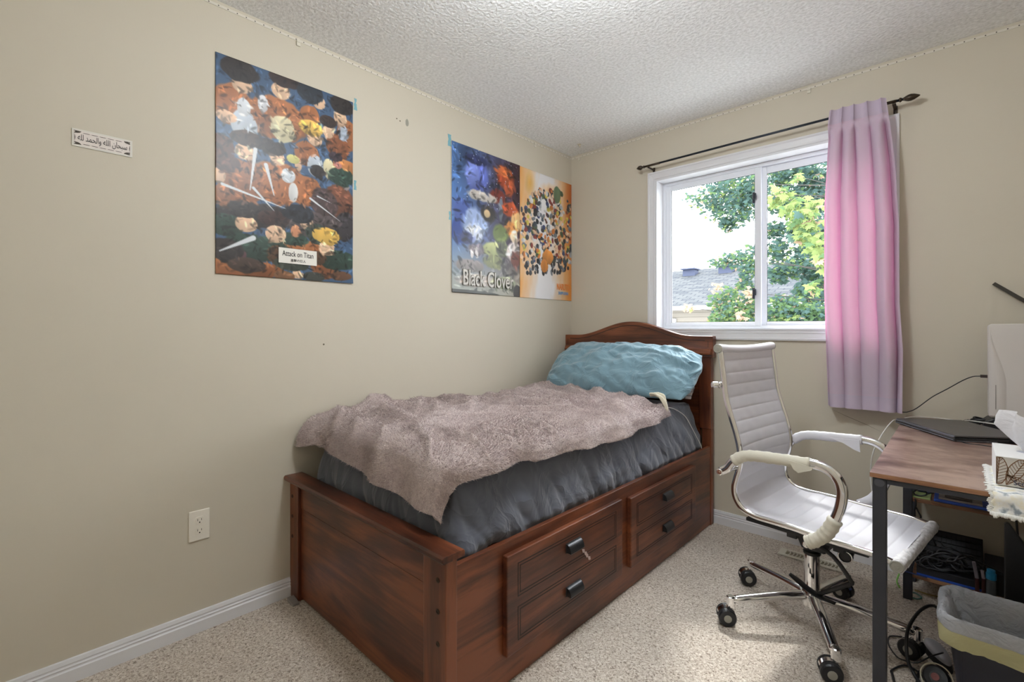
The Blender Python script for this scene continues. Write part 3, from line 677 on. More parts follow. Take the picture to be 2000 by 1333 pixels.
def sheet_mesh():
    bm = bmesh.new(); x0, x1, y0, y1, rc = .050, 1.022, -1.985, -.085, .06
    zt, zb = .720, .446
    # perimeter points (rounded rectangle), counter-clockwise, dense
    per = []; 
    def seg(ax, ay, bx, by, n):
        for k in range(n): per.append((ax+(bx-ax)*k/n, ay+(by-ay)*k/n))
    def arc(cx, cy, a0, n=9):
        for k in range(n): a = a0+PI/2*k/n; per.append((cx+rc*math.cos(a), cy+rc*math.sin(a)))
    seg(x0+rc, y0, x1-rc, y0, 150); arc(x1-rc, y0+rc, -PI/2); seg(x1, y0+rc, x1, y1-rc, 300); arc(x1-rc, y1-rc, 0)
    seg(x1-rc, y1, x0+rc, y1, 40); arc(x0+rc, y1-rc, PI/2); seg(x0, y1-rc, x0, y0+rc, 60); arc(x0+rc, y0+rc, PI)
    cxm, cym = (x0+x1)/2, (y0+y1)/2; N = len(per)
    prof = []
    for k in range(34): prof.append(('s', k/33))
    for k in range(1, 12): prof.append(('t', k/11))
    rings = []; s = 0; ss = []
    for i, (x, y) in enumerate(per):
        if i: s += math.hypot(x-per[i-1][0], y-per[i-1][1])
        ss.append(s)
    for kind, t in prof:
        row = []
        for i, (x, y) in enumerate(per):
            nx_ = 1. if x >= x1-1e-4 else (-1. if x <= x0+1e-4 else 0.); ny_ = -1. if y <= y0+1e-4 else (1. if y >= y1-1e-4 else 0.)
            if x > x1-rc and y < y0+rc: nx_, ny_ = x-(x1-rc), y-(y0+rc)
            if x > x1-rc and y > y1-rc: nx_, ny_ = x-(x1-rc), y-(y1-rc)
            if x < x0+rc and y < y0+rc: nx_, ny_ = x-(x0+rc), y-(y0+rc)
            l = math.hypot(nx_, ny_) or 1; nx_ /= l; ny_ /= l
            if kind == 's':
                z = zb+(zt-.035-zb)*t; inset = .055*t**1.6+.004
                sp = ss[i]
                w = sp*15+t*2.2+1.6*nz(sp*1.9, t*.8, 3)
                f = abs(math.sin(w))**.6; f2 = abs(math.sin(sp*41+t*5+2*nz(sp*4, t, 8)))
                amp = .30+.70*(.5+.5*nz(sp*2.2, 0, 5))
                d = (f-.5)*.026*amp*(1-.75*t)+(f2-.5)*.007*(1-t)+nz(sp*6, t*4, 1)*.012*(1-.5*t)
                lo = sst(.12, 0, t); d -= .012*lo
                if nx_ > .5 or ny_ < -.5: d = min(d, .028-inset*.1)
                row.append(bm.verts.new((x+nx_*(d-inset), y+ny_*(d-inset), z)))
            else:
                e = .059; k = 1
                a = t*PI/2 if t < .35 else None
                tt = t
                if tt < .4:
                    q = tt/.4*PI/2; ins = e+.045*math.sin(q)*1.0-.0; zz = zt-.035+.035*math.sin(q)
                    ins = e+.045*(1-math.cos(q))
                    X, Y = x-nx_*ins, y-ny_*ins
                else:
                    q = (tt-.4)/.6; ins = e+.045
                    X, Y = x-nx_*ins, y-ny_*ins
                    X = X+(cxm-X)*q; Y = Y+(cym-Y)*q*.999; zz = zt+.006*nz(X*7, Y*7)*min(1, q*5)
                row.append(bm.verts.new((X, Y, zz)))
        rings.append(row)
    for A, C in zip(rings, rings[1:]):
        for k in range(N): bm.faces.new([A[k], A[(k+1) % N], C[(k+1) % N], C[k]])
    bm.faces.new(rings[0][::-1])
    bmesh.ops.remove_doubles(bm, verts=bm.verts, dist=.0004)
    return bm
mt = link('mattress', sheet_mesh(), M['sheet'], None, smooth=True)
tag(mt, 'bed mattress wrapped in a rumpled dark grey fitted sheet', 'mattress')

# plush blanket
def blanket_mat():
    m, t, b = nt('mauve_plush'); tc = t.nodes.new('ShaderNodeTexCoord')
    n = t.nodes.new('ShaderNodeTexNoise'); n.inputs['Scale'].default_value = 120; n.inputs['Detail'].default_value = 5; n.inputs['Distortion'].default_value = 1.2
    t.links.new(tc.outputs['Object'], n.inputs['Vector'])
    n2 = t.nodes.new('ShaderNodeTexNoise'); n2.inputs['Scale'].default_value = 14; n2.inputs['Detail'].default_value = 4; n2.inputs['Distortion'].default_value = 1
    t.links.new(tc.outputs['Object'], n2.inputs['Vector'])
    ad = t.nodes.new('ShaderNodeMath'); ad.operation = 'MULTIPLY_ADD'; ad.inputs[1].default_value = .6; t.links.new(n2.outputs['Fac'], ad.inputs[0]); t.links.new(n.outputs['Fac'], ad.inputs[2])
    r = t.nodes.new('ShaderNodeValToRGB'); e = r.color_ramp.elements
    e[0].position = .5; e[0].color = srgb(166, 148, 148); e[1].position = 1.0; e[1].color = srgb(212, 197, 194)
    t.links.new(ad.outputs[0], r.inputs[0]); t.links.new(r.outputs[0], b.inputs['Base Color'])
    b.inputs['Roughness'].default_value = .95; b.inputs['Sheen Weight'].default_value = .6; b.inputs['Sheen Roughness'].default_value = .4
    b.inputs['Specular IOR Level'].default_value = .15
    bp = t.nodes.new('ShaderNodeBump'); bp.inputs['Strength'].default_value = .6; bp.inputs['Distance'].default_value = .008
    t.links.new(ad.outputs[0], bp.inputs['Height']); t.links.new(bp.outputs[0], b.inputs['Normal'])
    return m
M['plush'] = blanket_mat()
def interp(xs, ys, x):
    return float(np.interp(x, xs, ys))
def blanket():
    bm = bmesh.new(); NU, NV = 170, 300
    XE, YE, r0 = .978, -1.935, .045         # mattress edges
    def f(u, v):
        # v: 0 at the head edge .. 1 at the foot edge; u: 0 at wall .. 1 at the open side
        yh = -.40-.17*u-.012*math.sin(u*17)-.02*nz(u*5, 1)
        y_lin = yh+(YE-yh)*v
        hs = interp([-2.0, -1.95, -1.85, -1.6, -1.3, -1.0, -.7, -.55], [.150, .125, .095, .075, .095, .105, .085, .07], y_lin)+.008*nz(y_lin*9, 3)
        hf = interp([0, .1, .3, .5, .7, .85, 1.], [.135, .120, .128, .165, .185, .195, .200], u)+.006*nz(u*9, 7)
        A = (XE-.012+hs)*u; Bt = ((yh-YE)+hf)*v
        x0 = .014+A; yb = yh-Bt
        ea = max(0., x0-XE); eb = max(0., YE-yb)
        e = math.hypot(ea, eb); r = r0+.030*sst(.22, .02, u)
        if e > 1e-6: dx, dy = ea/e, -eb/e
        else: dx = dy = 0.
        if e < r*PI/2: out, dn = r*math.sin(e/r), r*(1-math.cos(e/r))
        else: q = e-r*PI/2; out, dn = r+.16*q, r+.985*q
        x = min(x0, XE)+dx*out; y = max(yb, YE)+dy*out
        # top surface relief
        z = .752+.012*nz(x*2.5, y*2.5)+.008*nz(x*6, y*4, 5)
        fold = abs(nz(x*3.2+.6*nz(x*2, y*2, 9), y*5.5, 12)); z += .030*(1-min(1, fold*4.5))**1.3*sst(.0, .2, 1-abs(2*u-1)*.9)
        fold = abs(nz(x*4.2+y*2, y*2.2-x, 22)); z += .020*(1-min(1, fold*4.))**1.3
        d = math.hypot((x-.33)/.16, (y+1.66)/.10)
        z += .036*math.exp(-((d-1.35)/.40)**2)-.036*math.exp(-d*d/.7)
        z += .022*math.exp(-((x-.12)/.12)**2)*sst(-1.3, -1.6, y)
        z += .018*sst(-.7, -.5, y)*math.exp(-((x-.35)/.3)**2)
        z += .010*math.sin(PI*min(1, max(0, u*1.1)))
        edge = min(1, e/.09)
        z = z*(1-edge)+.752*edge-dn
        # hanging ripples
        rip = .012*math.sin(y*23+2*nz(y*3, 2))*edge*abs(dx)+.013*math.sin(x*21+1+2*nz(x*3, 4))*edge*abs(dy)
        x += dx*(rip+.012*edge); y += dy*(rip+.012*edge)
        kc_ = sst(.80, 1., u)*sst(.85, 1., v); x -= .045*kc_; z += .012*kc_
        # puffed turned end by the wall
        w = sst(.16, .02, u)*sst(.93, 1., v); z -= .018*w; 
        x += .004*nz(y*40, z*40)
        return Vector((max(.012+.01*edge, x), y, z))
    grid(bm, NU, NV, f)
    return bm
bl = link('plush_blanket', blanket(), M['plush'], None, smooth=True)
tag(bl, 'fluffy mauve grey plush blanket spread over the bed, corner hanging at the foot', 'blanket')
md = bl.modifiers.new('thick', 'SOLIDIFY'); md.thickness = .020; md.offset = -1
def pile(src, count, ln, wd, seed=2):
    me = src.data; rs_ = np.random.RandomState(seed)
    co = np.zeros(len(me.vertices)*3); me.vertices.foreach_get('co', co); co = co.reshape(-1, 3)
    no = np.zeros(len(me.vertices)*3); me.vertices.foreach_get('normal', no); no = no.reshape(-1, 3)
    idx = np.zeros(len(me.polygons)*4, int); me.polygons.foreach_get('vertices', idx); idx = idx.reshape(-1, 4)
    ar = np.zeros(len(me.polygons)); me.polygons.foreach_get('area', ar)
    f = rs_.choice(len(ar), count, p=ar/ar.sum()); u = rs_.rand(count, 1); v = rs_.rand(count, 1)
    q = co[idx[f]]; p = (q[:, 0]*(1-u)+q[:, 1]*u)*(1-v)+(q[:, 3]*(1-u)+q[:, 2]*u)*v
    n_ = no[idx[f]].mean(1); n_ /= np.linalg.norm(n_, axis=1, keepdims=True)+1e-9
    if n_[:, 2].mean() < 0: n_ = -n_
    sw = np.stack([np.sin(p[:, 0]*9+p[:, 1]*4), np.cos(p[:, 1]*7-p[:, 0]*5), -.3+0*p[:, 0]], 1)*.7
    lean = sw+rs_.normal(0, .55, (count, 3)); L_ = ln*rs_.uniform(.55, 1.25, (count, 1))
    side = np.cross(n_, rs_.normal(0, 1, (count, 3))); side /= np.linalg.norm(side, axis=1, keepdims=True)+1e-9
    tip = p+n_*L_*.75+lean*L_*.6
    V = np.stack([p-side*wd, p+side*wd, tip], 1).reshape(-1, 3)
    m2 = bpy.data.meshes.new('pile'); m2.vertices.add(count*3); m2.vertices.foreach_set('co', V.ravel())
    m2.loops.add(count*3); m2.loops.foreach_set('vertex_index', np.arange(count*3)); m2.polygons.add(count)
    m2.polygons.foreach_set('loop_start', np.arange(count)*3); m2.polygons.foreach_set('loop_total', np.full(count, 3))
    m2.update(); m2.validate(); m2.materials.append(M['plush'])
    o = bpy.data.objects.new('pile', m2); COL.objects.link(o); adopt(o, src); o['kind'] = 'stuff'
    return o
pile(bl, 190000, .0085, .0010)

# pillows
def pillow_bm(w, h, th, seed, wr=.012, tip=False):
    """local: x width, y up the pillow, z thickness"""
    bm = bmesh.new(); NU, NV = 120, 70
    for s in (1, -1):
        def f(u, v, s=s):
            a, b = 2*u-1, 2*v-1
            pin = 1-.05*(1-abs(a)**2)*0
            X = a*w/2*(1-.05*b*b+.03*nz(b*2, seed)); Y = b*h/2*(1-.10*(1-(1-abs(a))**.5 if False else a*a)+.03*nz(a*2, seed+5))
            t = max(0., (1-abs(a)**2.6))**.55*max(0., (1-abs(b)**2.4))**.55
            z = s*th/2*t
            wq = a*3.1+nz(a*2.2, b*2.2, seed)*2.4
            fold = (abs(math.sin(wq*1.9+b*2.2))-.5)
            z += s*(wr*.75*fold*min(1, t*2)+wr*1.6*nz(a*3.4, b*2.8, seed+2*s)*min(1, t*2)+wr*.8*nz(a*9, b*6, seed+4)*min(1, t*3))
            z += .006*nz(a*8, b*8, seed+11)
            return Vector((X, Y, z))
        grid(bm, NU, NV, f)
    bmesh.ops.remove_doubles(bm, verts=bm.verts, dist=.0005)
    return bm
M['pillow'] = cloth_mat('dusty_teal_pillowcase', srgb(122, 154, 168), .75, .3, var=.05, crease=.5, cs=6)
pb = pillow_bm(.98, .43, .235, 3.3, wr=.014)
tilt = R(40)
mp = Matrix.Translation((.590, -.315, .905)) @ Matrix.Rotation(R(1.5), 4, 'Z') @ Matrix.Rotation(R(.8), 4, 'Y') @ Matrix.Rotation(tilt, 4, 'X')
for v in pb.verts:
    a = v.co.x/.49; 
    v.co.x *= 1+.035*sst(-.2, -.9, v.co.y/.215)*(-1)*(1 if a < 0 else 1)
    v.co.y -= .045*sst(.62, 1., a)*max(0, v.co.y/.215)
    v.co = mp @ v.co
    v.co.z = max(v.co.z, .768+.01*abs(a))
    v.co.y = min(v.co.y, -.112)
    v.co.x = max(.012, v.co.x)
plw = link('pillow', pb, M['pillow'], None, smooth=True)
tag(plw, 'big crumpled dusty blue pillow leaning against the headboard', 'pillow')
# open hem flap of the pillowcase
bm = bmesh.new()
hemc = [(1.050, -.325, .975), (1.082, -.315, .960), (1.104, -.325, .940), (1.092, -.355, .918), (1.055, -.38, .890)]
def hemf(u, v):
    p = smooth_path(hemc, 6); q = p[int(round(u*(len(p)-1)))]
    base = Vector((.985, -.33-.05*(u-.5), .968-.085*u))
    r_ = base.lerp(q, v); r_.y += .012*math.sin(v*6+u*9)*v; return r_
grid(bm, 25, 10, hemf)
hf = link('pillowcase_hem', bm, M['pillow'], plw, smooth=True); hf.matrix_parent_inverse = Matrix.Identity(4)
md = hf.modifiers.new('t', 'SOLIDIFY'); md.thickness = .005
def plaid():
    m, t, b = nt('plaid_cotton'); tc = t.nodes.new('ShaderNodeTexCoord')
    w1 = t.nodes.new('ShaderNodeTexWave'); w1.inputs['Scale'].default_value = 14; w1.bands_direction = 'Z'; t.links.new(tc.outputs['Object'], w1.inputs[0])
    w2 = t.nodes.new('ShaderNodeTexWave'); w2.inputs['Scale'].default_value = 7; w2.bands_direction = 'X'; t.links.new(tc.outputs['Object'], w2.inputs[0])
    mu = t.nodes.new('ShaderNodeMath'); mu.operation = 'MINIMUM'; t.links.new(w1.outputs['Fac'], mu.inputs[0]); t.links.new(w2.outputs['Fac'], mu.inputs[1])
    r = t.nodes.new('ShaderNodeValToRGB'); r.color_ramp.elements[0].position = .02; r.color_ramp.elements[0].color = srgb(110, 112, 120); r.color_ramp.elements[1].position = .14; r.color_ramp.elements[1].color = srgb(206, 198, 194)
    t.links.new(mu.outputs[0], r.inputs[0]); t.links.new(r.outputs[0], b.inputs['Base Color']); b.inputs['Roughness'].default_value = .8
    return m
pb = pillow_bm(.62, .24, .07, 8.1, wr=.003)
mp = Matrix.Translation((.675, -.140, .83)) @ Matrix.Rotation(R(76), 4, 'X')
for v in pb.verts:
    v.co = mp @ v.co; v.co.z = max(v.co.z, .744); v.co.y = min(v.co.y, -.106)
tag(link('pillow', pb, plaid(), None, smooth=True), 'pale plaid pillow tucked behind the dusty blue pillow', 'pillow')
# small beige cloth and charging cable by the pillow
bm = bmesh.new()
cp_ = smooth_path([(.925, -.545, .800), (.955, -.555, .803), (.985, -.560, .792), (1.008, -.565, .765), (1.016, -.570, .735), (1.012, -.575, .712)], 6)
def clothf(u, v):
    p = cp_[int(round(v*(len(cp_)-1)))]; w_ = .050*(.7+.3*math.sin(v*5+.6))
    return p+Vector((-.35, -.9, .1))*(w_*(u-.5))+Vector((.3, 0, 1))*(.007*math.sin(u*7+v*5)+.006*nz(u*4, v*5, 3))
grid(bm, 26, 30, clothf)
o = link('beige_cloth', bm, cloth_mat('beige_canvas', srgb(196, 188, 166), .85), None, smooth=True)
tag(o, 'crumpled beige cloth lying on the blanket at the pillow end', 'cloth')
md = o.modifiers.new('t', 'SOLIDIFY'); md.thickness = .009; md.offset = 1
M['white_cable'] = mat('white_cable_rubber', srgb(220, 218, 214), .45)
tag(link('charging_cable', T([(.93, -.50, .740), (.965, -.46, .732), (.988, -.41, .718), (1.012, -.33, .672), (1.026, -.27, .60), (1.033, -.22, .54), (1.040, -.18, .49), (1.040, -.17, .468)], .0022, n=8), M['white_cable'], None, smooth=True), 'thin white charging cable running from the blue pillow down the grey sheet', 'cable')
tag(link('pale_thin_cable', T([(.016, -.34, .765), (.03, -.30, .80), (.045, -.27, .79), (.05, -.24, .765), (.075, -.22, .75)], .002, n=6), clip_m, None, smooth=True), 'pale thin cord peeking between the wall and the blue pillow', 'cord')

# ------------------------------------------------------------------ curtain and rod
def transl_mat(name, refl, trans, f=.5, rough=.8, bs=700, bd=.001):
    m = bpy.data.materials.new(name); m.use_nodes = True; t = m.node_tree; t.nodes.clear()
    o = t.nodes.new('ShaderNodeOutputMaterial'); mx = t.nodes.new('ShaderNodeMixShader'); d = t.nodes.new('ShaderNodeBsdfDiffuse'); tr = t.nodes.new('ShaderNodeBsdfTranslucent')
    tc = t.nodes.new('ShaderNodeTexCoord'); n = t.nodes.new('ShaderNodeTexNoise'); n.inputs['Scale'].default_value = bs; n.inputs['Distortion'].default_value = 1.5 if bd > .001 else 0; n.inputs['Detail'].default_value = 4; t.links.new(tc.outputs['Object'], n.inputs['Vector'])
    bp = t.nodes.new('ShaderNodeBump'); bp.inputs['Strength'].default_value = .2 if bd <= .001 else .9; bp.inputs['Distance'].default_value = bd; t.links.new(n.outputs['Fac'], bp.inputs['Height']); t.links.new(bp.outputs[0], d.inputs['Normal'])
    d.inputs[0].default_value = refl; tr.inputs[0].default_value = trans; mx.inputs[0].default_value = f
    t.links.new(d.outputs[0], mx.inputs[1]); t.links.new(tr.outputs[0], mx.inputs[2]); t.links.new(mx.outputs[0], o.inputs[0]); return m
M['curtain'] = transl_mat('pale_pink_curtain', srgb(196, 184, 200), srgb(228, 138, 172), .17)
M['curtain_band'] = transl_mat('pale_pink_curtain_double', srgb(196, 182, 200), srgb(190, 120, 150), .07)
ROD_Y, ROD_Z = -.075, 2.206
cr = thing('curtain_rod', 'thin black curtain rod with dark bronze leaf finials above the window', 'curtain rod', (1.27, ROD_Y, ROD_Z))
link('rod', T([(.62, ROD_Y, ROD_Z-.006), (1.30, ROD_Y, ROD_Z), (1.93, ROD_Y, ROD_Z+.004)], .0062, n=14, sub=1), M['rod_black'], cr, smooth=True)
for s, x, z in ((-1, .640, ROD_Z-.006), (1, 1.905, ROD_Z+.004)):
    fp = [(.0035, 0), (.009, .002), (.0105, .006), (.009, .010), (.0052, .012), (.0060, .016), (.0105, .024), (.0145, .034), (.0155, .044), (.0125, .056), (.0065, .068), (.0015, .076)]
    link('finial', L(fp if s > 0 else [(r_*.95, h*.75) for r_, h in fp], (x+(.008 if s > 0 else -.004), ROD_Y, z), (s, 0, 0), 18), M['dark_bronze'], cr, smooth=True)
    link('rod_sleeve', T([(x-s*.10, ROD_Y, z), (x, ROD_Y, z)], .0070, n=14, sub=1), M['dark_bronze'], cr, smooth=True)
    bx = x+(-.010 if s < 0 else -.002)
    bx = .664 if s < 0 else 1.896
    bk = link('bracket', box(B(bx-.008, bx+.008, -.0035, -.0005, z-.040, z+.004), bx-.007, bx+.007, ROD_Y-.004, -.0035, z-.0135, z-.0085), M['dark_bronze'], cr, bevel=.001)
    link('screw', L([(.0028, 0), (.002, .0015)], (bx, -.0036, z-.028), (0, -1, 0), 10), M['chrome'], bk)

def curtain_pts():
    # fold control: for each cross position s in 0..1 the x fraction and y depth
    return None
def curtain_f(u, v, band=0.):
    # u across 0..1, v from top 0 to bottom 1
    z = 2.243+(.768-2.243)*v-.004*math.sin(u*40)*(v > .99)
    zt = interp([0, .3, 1], [2.236, 2.240, 2.232], u); z = zt+(.768-zt)*v
    xl = interp([0, .05, .3, .6, 1], [1.648, 1.640, 1.618, 1.616, 1.634], v)
    xr = interp([0, .08, .2, .4, .65, .8, 1], [1.868, 1.882, 1.900, 1.915, 1.918, 1.930, 1.928], v)
    nf = 4.6
    ph = u*nf*2*PI+.5+.55*math.sin(v*2.3+u*4)+.35*nz(u*3, v*2.2, 4)
    amp = interp([0, .06, .3, .7, 1], [.020, .027, .034, .038, .036], v)*(.75+.45*nz(u*4, v*1.2, 9)+.2*math.sin(u*9))
    sx = math.sin(ph); y = ROD_Y-.004+amp*(math.copysign(abs(sx)**.8, sx))
    w = .016*math.cos(ph)*(.6+.7*v)
    x = xl+(xr-xl)*u+w*math.sin(PI*u)**.3
    y += .004*nz(u*14, v*6, 2)
    if v < .09:      # pocket over the rod
        q_ = sst(.045, .09, v); y2 = ROD_Y-.0105-.020*(.5+.5*sx); y = y2*(1-q_)+y*q_
    if v < .045:
        y = ROD_Y-.0105-.020*(.5+.5*sx)
    return Vector((x, min(-.021, y-band), z))
bm = bmesh.new(); grid(bm, 260, 150, lambda u, v: curtain_f(u, v))
cu = link('curtain', bm, M['curtain'], None, smooth=True)
tag(cu, 'pale pink curtain panel gathered at the right side of the window', 'curtain')
bm = bmesh.new(); grid(bm, 260, 10, lambda u, v: curtain_f(u, v*.048, .0022))
link('header_band', bm, M['curtain_band'], cu, smooth=True).matrix_parent_inverse = Matrix.Identity(4)
bm = bmesh.new(); grid(bm, 260, 8, lambda u, v: curtain_f(u, .955+v*.045, .0022))
link('hem', bm, M['curtain_band'], cu, smooth=True).matrix_parent_inverse = Matrix.Identity(4)

# ------------------------------------------------------------------ office chair (local frame: x forward, y left, z up)
M['leather'] = mat('white_faux_leather', srgb(216, 215, 222), .42, bump=.12, bscale=350)
M['leather_worn'] = mat('worn_leather_edge', srgb(206, 204, 206), .7, bump=.9, bscale=90, var=.25, vscale=60)
M['tape_wrap'] = mat('cream_wrapping_tape', srgb(216, 212, 198), .6, bump=.5, bscale=60)
M['side_grey'] = mat('grey_side_edge', srgb(150, 148, 138), .5)
ch = thing('office_chair', 'white ribbed faux leather office chair with chrome frame and taped armrests', 'office chair', (1.70, -.752, 0), rot=R(-8), local=True)
PRF = [(-.248, 1.072), (-.243, 1.03), (-.236, .975), (-.225, .885), (-.206, .815), (-.184, .745), (-.170, .680), (-.171, .625), (-.184, .575), (-.192, .535), (-.186, .495), (-.160, .462), (-.113, .447), (-.05, .446), (.01, .446), (.09, .442), (.19, .440), (.26, .438), (.310, .430)]
PS = smooth_path([(a, 0, b) for a, b in PRF], 10)
for s in (1, -1):
    y = s*.232
    link('side_rail', T([(a, y, b) for a, b in PRF], .0080, ry=.011, n=12, sub=5, up=(0, 1, 0)), M['chrome'], ch, smooth=True)
# membrane with stitched ribs
cum = [0]
for a, b in zip(PS, PS[1:]): cum.append(cum[-1]+(b-a).length)
TOT = cum[-1]
def at_s(s):
    s = max(0, min(TOT-1e-6, s)); i = max(0, int(np.searchsorted(cum, s))-1); i = min(i, len(PS)-2)
    t = (s-cum[i])/(cum[i+1]-cum[i]); p = PS[i].lerp(PS[i+1], t); tg = (PS[i+1]-PS[i]).normalized()
    nrm = Vector((-tg.z, 0, tg.x))       # towards the sitter
    if nrm.x < 0 and nrm.z < 0: nrm = -nrm
    return p, tg, nrm
RIB = .0485
def memb(bm):
    NS, NY = 420, 30
    for side in (1, -1):
        def f(u, v, side=side):
            s = v*TOT; p, tg, n_ = at_s(s)
            n_ = Vector((-tg.z, 0, tg.x)); n_ = n_ if (n_.x+n_.z) > 0 else -n_
            yy = (2*u-1); y = yy*.222
            ph = abs(math.sin(PI*s/RIB)); pad = .0045+.0040*ph**.30
            pad *= (1-abs(yy)**10*.6)
            sag = -.020*(1-yy*yy)*math.sin(PI*min(1, max(0, v)))**.5
            wr = .0012*nz(s*25, y*20)
            return p+n_*(sag+side*pad+wr)+Vector((0, y, 0))
        grid(bm, NY, NS, f)
    return bm
link('seat_and_back', memb(bmesh.new()), M['leather'], ch, smooth=True)
# rolls at the top of the back and the front of the seat
def roll(c, r, mtl, nm, jit=0):
    bm = bmesh.new()
    def f(u, v):
        a = 2*PI*u; y = -.243+.486*v; b = 1-.10*math.exp(-((abs(v-.5)-.5)/.02)**2)+.0
        sag = -.010*(1-(2*v-1)**2)
        rr_ = r*b*(1+jit*nz(math.cos(a)*3, math.sin(a)*3, v*25))
        return Vector((c[0]+sag*.6+rr_*math.cos(a), y, c[1]+sag+rr_*math.sin(a)))
    V = grid(bm, 24, 90, f, closed_u=True); bm.faces.new(V[0][::-1]); bm.faces.new(V[-1])
    o_ = link(nm, bm, mtl, ch, smooth=True)
    return o_
tr_ = roll((-.252, 1.075), .0195, M['leather'], 'headrest_roll')
fr_ = roll((.316, .426), .0200, M['leather_worn'], 'front_roll', .10)
for s in (1, -1):
    for q, c in ((tr_, (-.252, 1.075)), (fr_, (.316, .426))):
        link('roll_cap', L([(.017, 0), (.0185, .002), (.0155, .004), (.0145, .0025), (.007, .0025), (.006, .0045), (.001, .0045)], (c[0], s*.243, c[1]), (0, s, 0), 20), M['side_grey'], q)
# peeling shreds under the front roll
bm = bmesh.new()
for k in range(34):
    y = -.235+.30*k/34+.004*nz(k); x0 = .322+.006*nz(k, 3); l = .006+.012*abs(nz(k*1.7, 5))*2
    prism(bm, [(x0, .407), (x0+.008, .409), (x0+.006*nz(k, 8), .407-l)], lambda a, b, d: Vector((a, d, b)), y, y+.0015)
link('peeling_shreds', bm, M['leather'], fr_)
# arms
ARM = [(-.196, .618), (-.172, .650), (-.139, .674), (-.096, .685), (-.03, .690), (.03, .694), (.090, .698), (.135, .692), (.168, .668), (.182, .630), (.178, .580), (.163, .530), (.145, .490), (.125, .462), (.100, .440)]
def armpts(i0, i1, y): return [(a, y, b) for a, b in ARM[i0:i1]]
for s in (1, -1):
    y = s*.275
    p = [(-.182, s*.236, .622)]+armpts(1, 15, y)[0:]+[(.098, s*.255, .424)]
    p[1] = (-.174, s*.262, .648)
    ab = link('armrest', T([(-.222, y, .600), (-.196, y, .618)]+armpts(1, 15, y)+[(.070, y-s*.03, .424)], .0105, ry=.0165, n=14, sub=5, up=(0, 1, 0)), M['chrome'], ch, smooth=True)
    if s < 0:
        link('wrap', T(armpts(1, 7, y), .0165, ry=.0215, n=14, sub=6, up=(0, 1, 0), rfn=lambda t: 1+.05*math.sin(t*60)+.10*nz(t*6, 3)-.10*t), M['tape_wrap'], ab, smooth=True)
        link('wrap', T(armpts(11, 15, y)+[(.082, y, .428)], .0190, ry=.0225, n=14, sub=6, up=(0, 1, 0), rfn=lambda t: 1+.06*math.sin(t*45)+.08*nz(t*6, 8)), M['tape_wrap'], ab, smooth=True)
        bm = bmesh.new(); prism(bm, [(.03, .700), (.105, .690), (.10, .680), (.06, .663), (.045, .672)], lambda a, b, d: Vector((a, d, b)), y-.022, y-.019)
        link('torn_flap', bm, M['tape_wrap'], ab)
    else:
        link('wrap', T(armpts(1, 7, y), .0150, ry=.0195, n=14, sub=6, up=(0, 1, 0), rfn=lambda t: 1+.04*math.sin(t*60)+.08*nz(t*6, 13)), M['leather'], ab, smooth=True)
        bm = bmesh.new(); prism(bm, [(-.02, .690), (.085, .698), (.088, .650), (.070, .655), (.03, .676)], lambda a, b, d: Vector((a, d, b)), y-.022, y-.019)
        link('torn_flap', bm, M['leather'], ab)
        link('wrap', T(armpts(12, 15, y)+[(.082, y, .428)], .0190, ry=.0225, n=14, sub=6, up=(0, 1, 0)), M['leather'], ab, smooth=True)
    link('pivot_bolt', L([(.011, 0), (.0125, .003), (.0125, .012), (.010, .014), (.009, .0125), (.004, .0125), (.004, .0145), (.001, .0145)], (-.224, y, .598), (0, s, 0), 18), M['chrome'], ab, smooth=False)
    link('pivot_bolt', L([(.011, 0), (.0125, .003), (.0125, .010), (.009, .012), (.004, .0105), (.001, .0105)], (.080, y, .424), (0, s, 0), 18), M['chrome'], ab)
    link('arm_link', T([(-.215, y, .604), (-.178, s*.240, .618)], .008, n=10, sub=1), M['chrome'], ab, smooth=True)
# back tilt clamp between the rails
link('back_brace', T([(-.250, -.235, .93), (-.262, 0, .93), (-.250, .235, .93)], .006, ry=.014, n=10, sub=5, up=(1, 0, 0)), M['chrome'], ch, smooth=True)
for s in (1, -1):
    link('brace_knob', lathe(bmesh.new(), [(.008, -.004), (.013, 0), (.013, .020), (.010, .024), (.001, .024)], (-.257, s*.236, .930), (-.6, s*.8, 0), 18), M['chrome'], ch, smooth=False, bevel=.002)
# under-seat mechanism
link('mechanism', prism(bmesh.new(), [(-.035, .345), (-.035, .400), (.0, .425), (.20, .428), (.235, .418), (.17, .395), (.10, .362), (.075, .345), (.06, .310), (-.02, .310)], lambda a, b, d: Vector((a, d, b)), -.052, .052), M['black_plastic'], ch, bevel=.006, seg=3)
for s in (-.225, .205): link('seat_bar', B(-.15, .24, s, s+.02, .418, .430), M['black_plastic'], ch, bevel=.002)
for s in (-.005, .14): link('cross_bar', B(s, s+.033, -.225, .225, .405, .420), M['black_plastic'], ch, bevel=.002)
link('tension_knob', L([(.014, 0), (.019, .002), (.020, .034), (.0225, .036), (.0225, .050), (.020, .053), (.018, .050), (.001, .050)], (.135, -.052, .352), (.1, -1, -.05), 22), M['black_plastic'], ch)
kc = Vector((.1404, -.1055, .3493)); ka = Vector((.1, -1, -.05)).normalized(); k1 = ka.orthogonal().normalized(); k2 = ka.cross(k1)
link('knob_ring', tube(bmesh.new(), [kc+(k1*math.cos(q*PI/14)+k2*math.sin(q*PI/14))*.0205 for q in range(28)], .0024, n=8, sub=1, closed=True), M['chrome'], ch, smooth=True)
link('recline_lever', T([(.03, -.06, .345), (.095, -.075, .325), (.150, -.080, .262), (.146, -.080, .248), (.060, -.078, .178), (.048, -.078, .170)], .0045, ry=.008, n=10, sub=3, up=(0, 1, 0)), M['black_plastic'], ch, smooth=True)
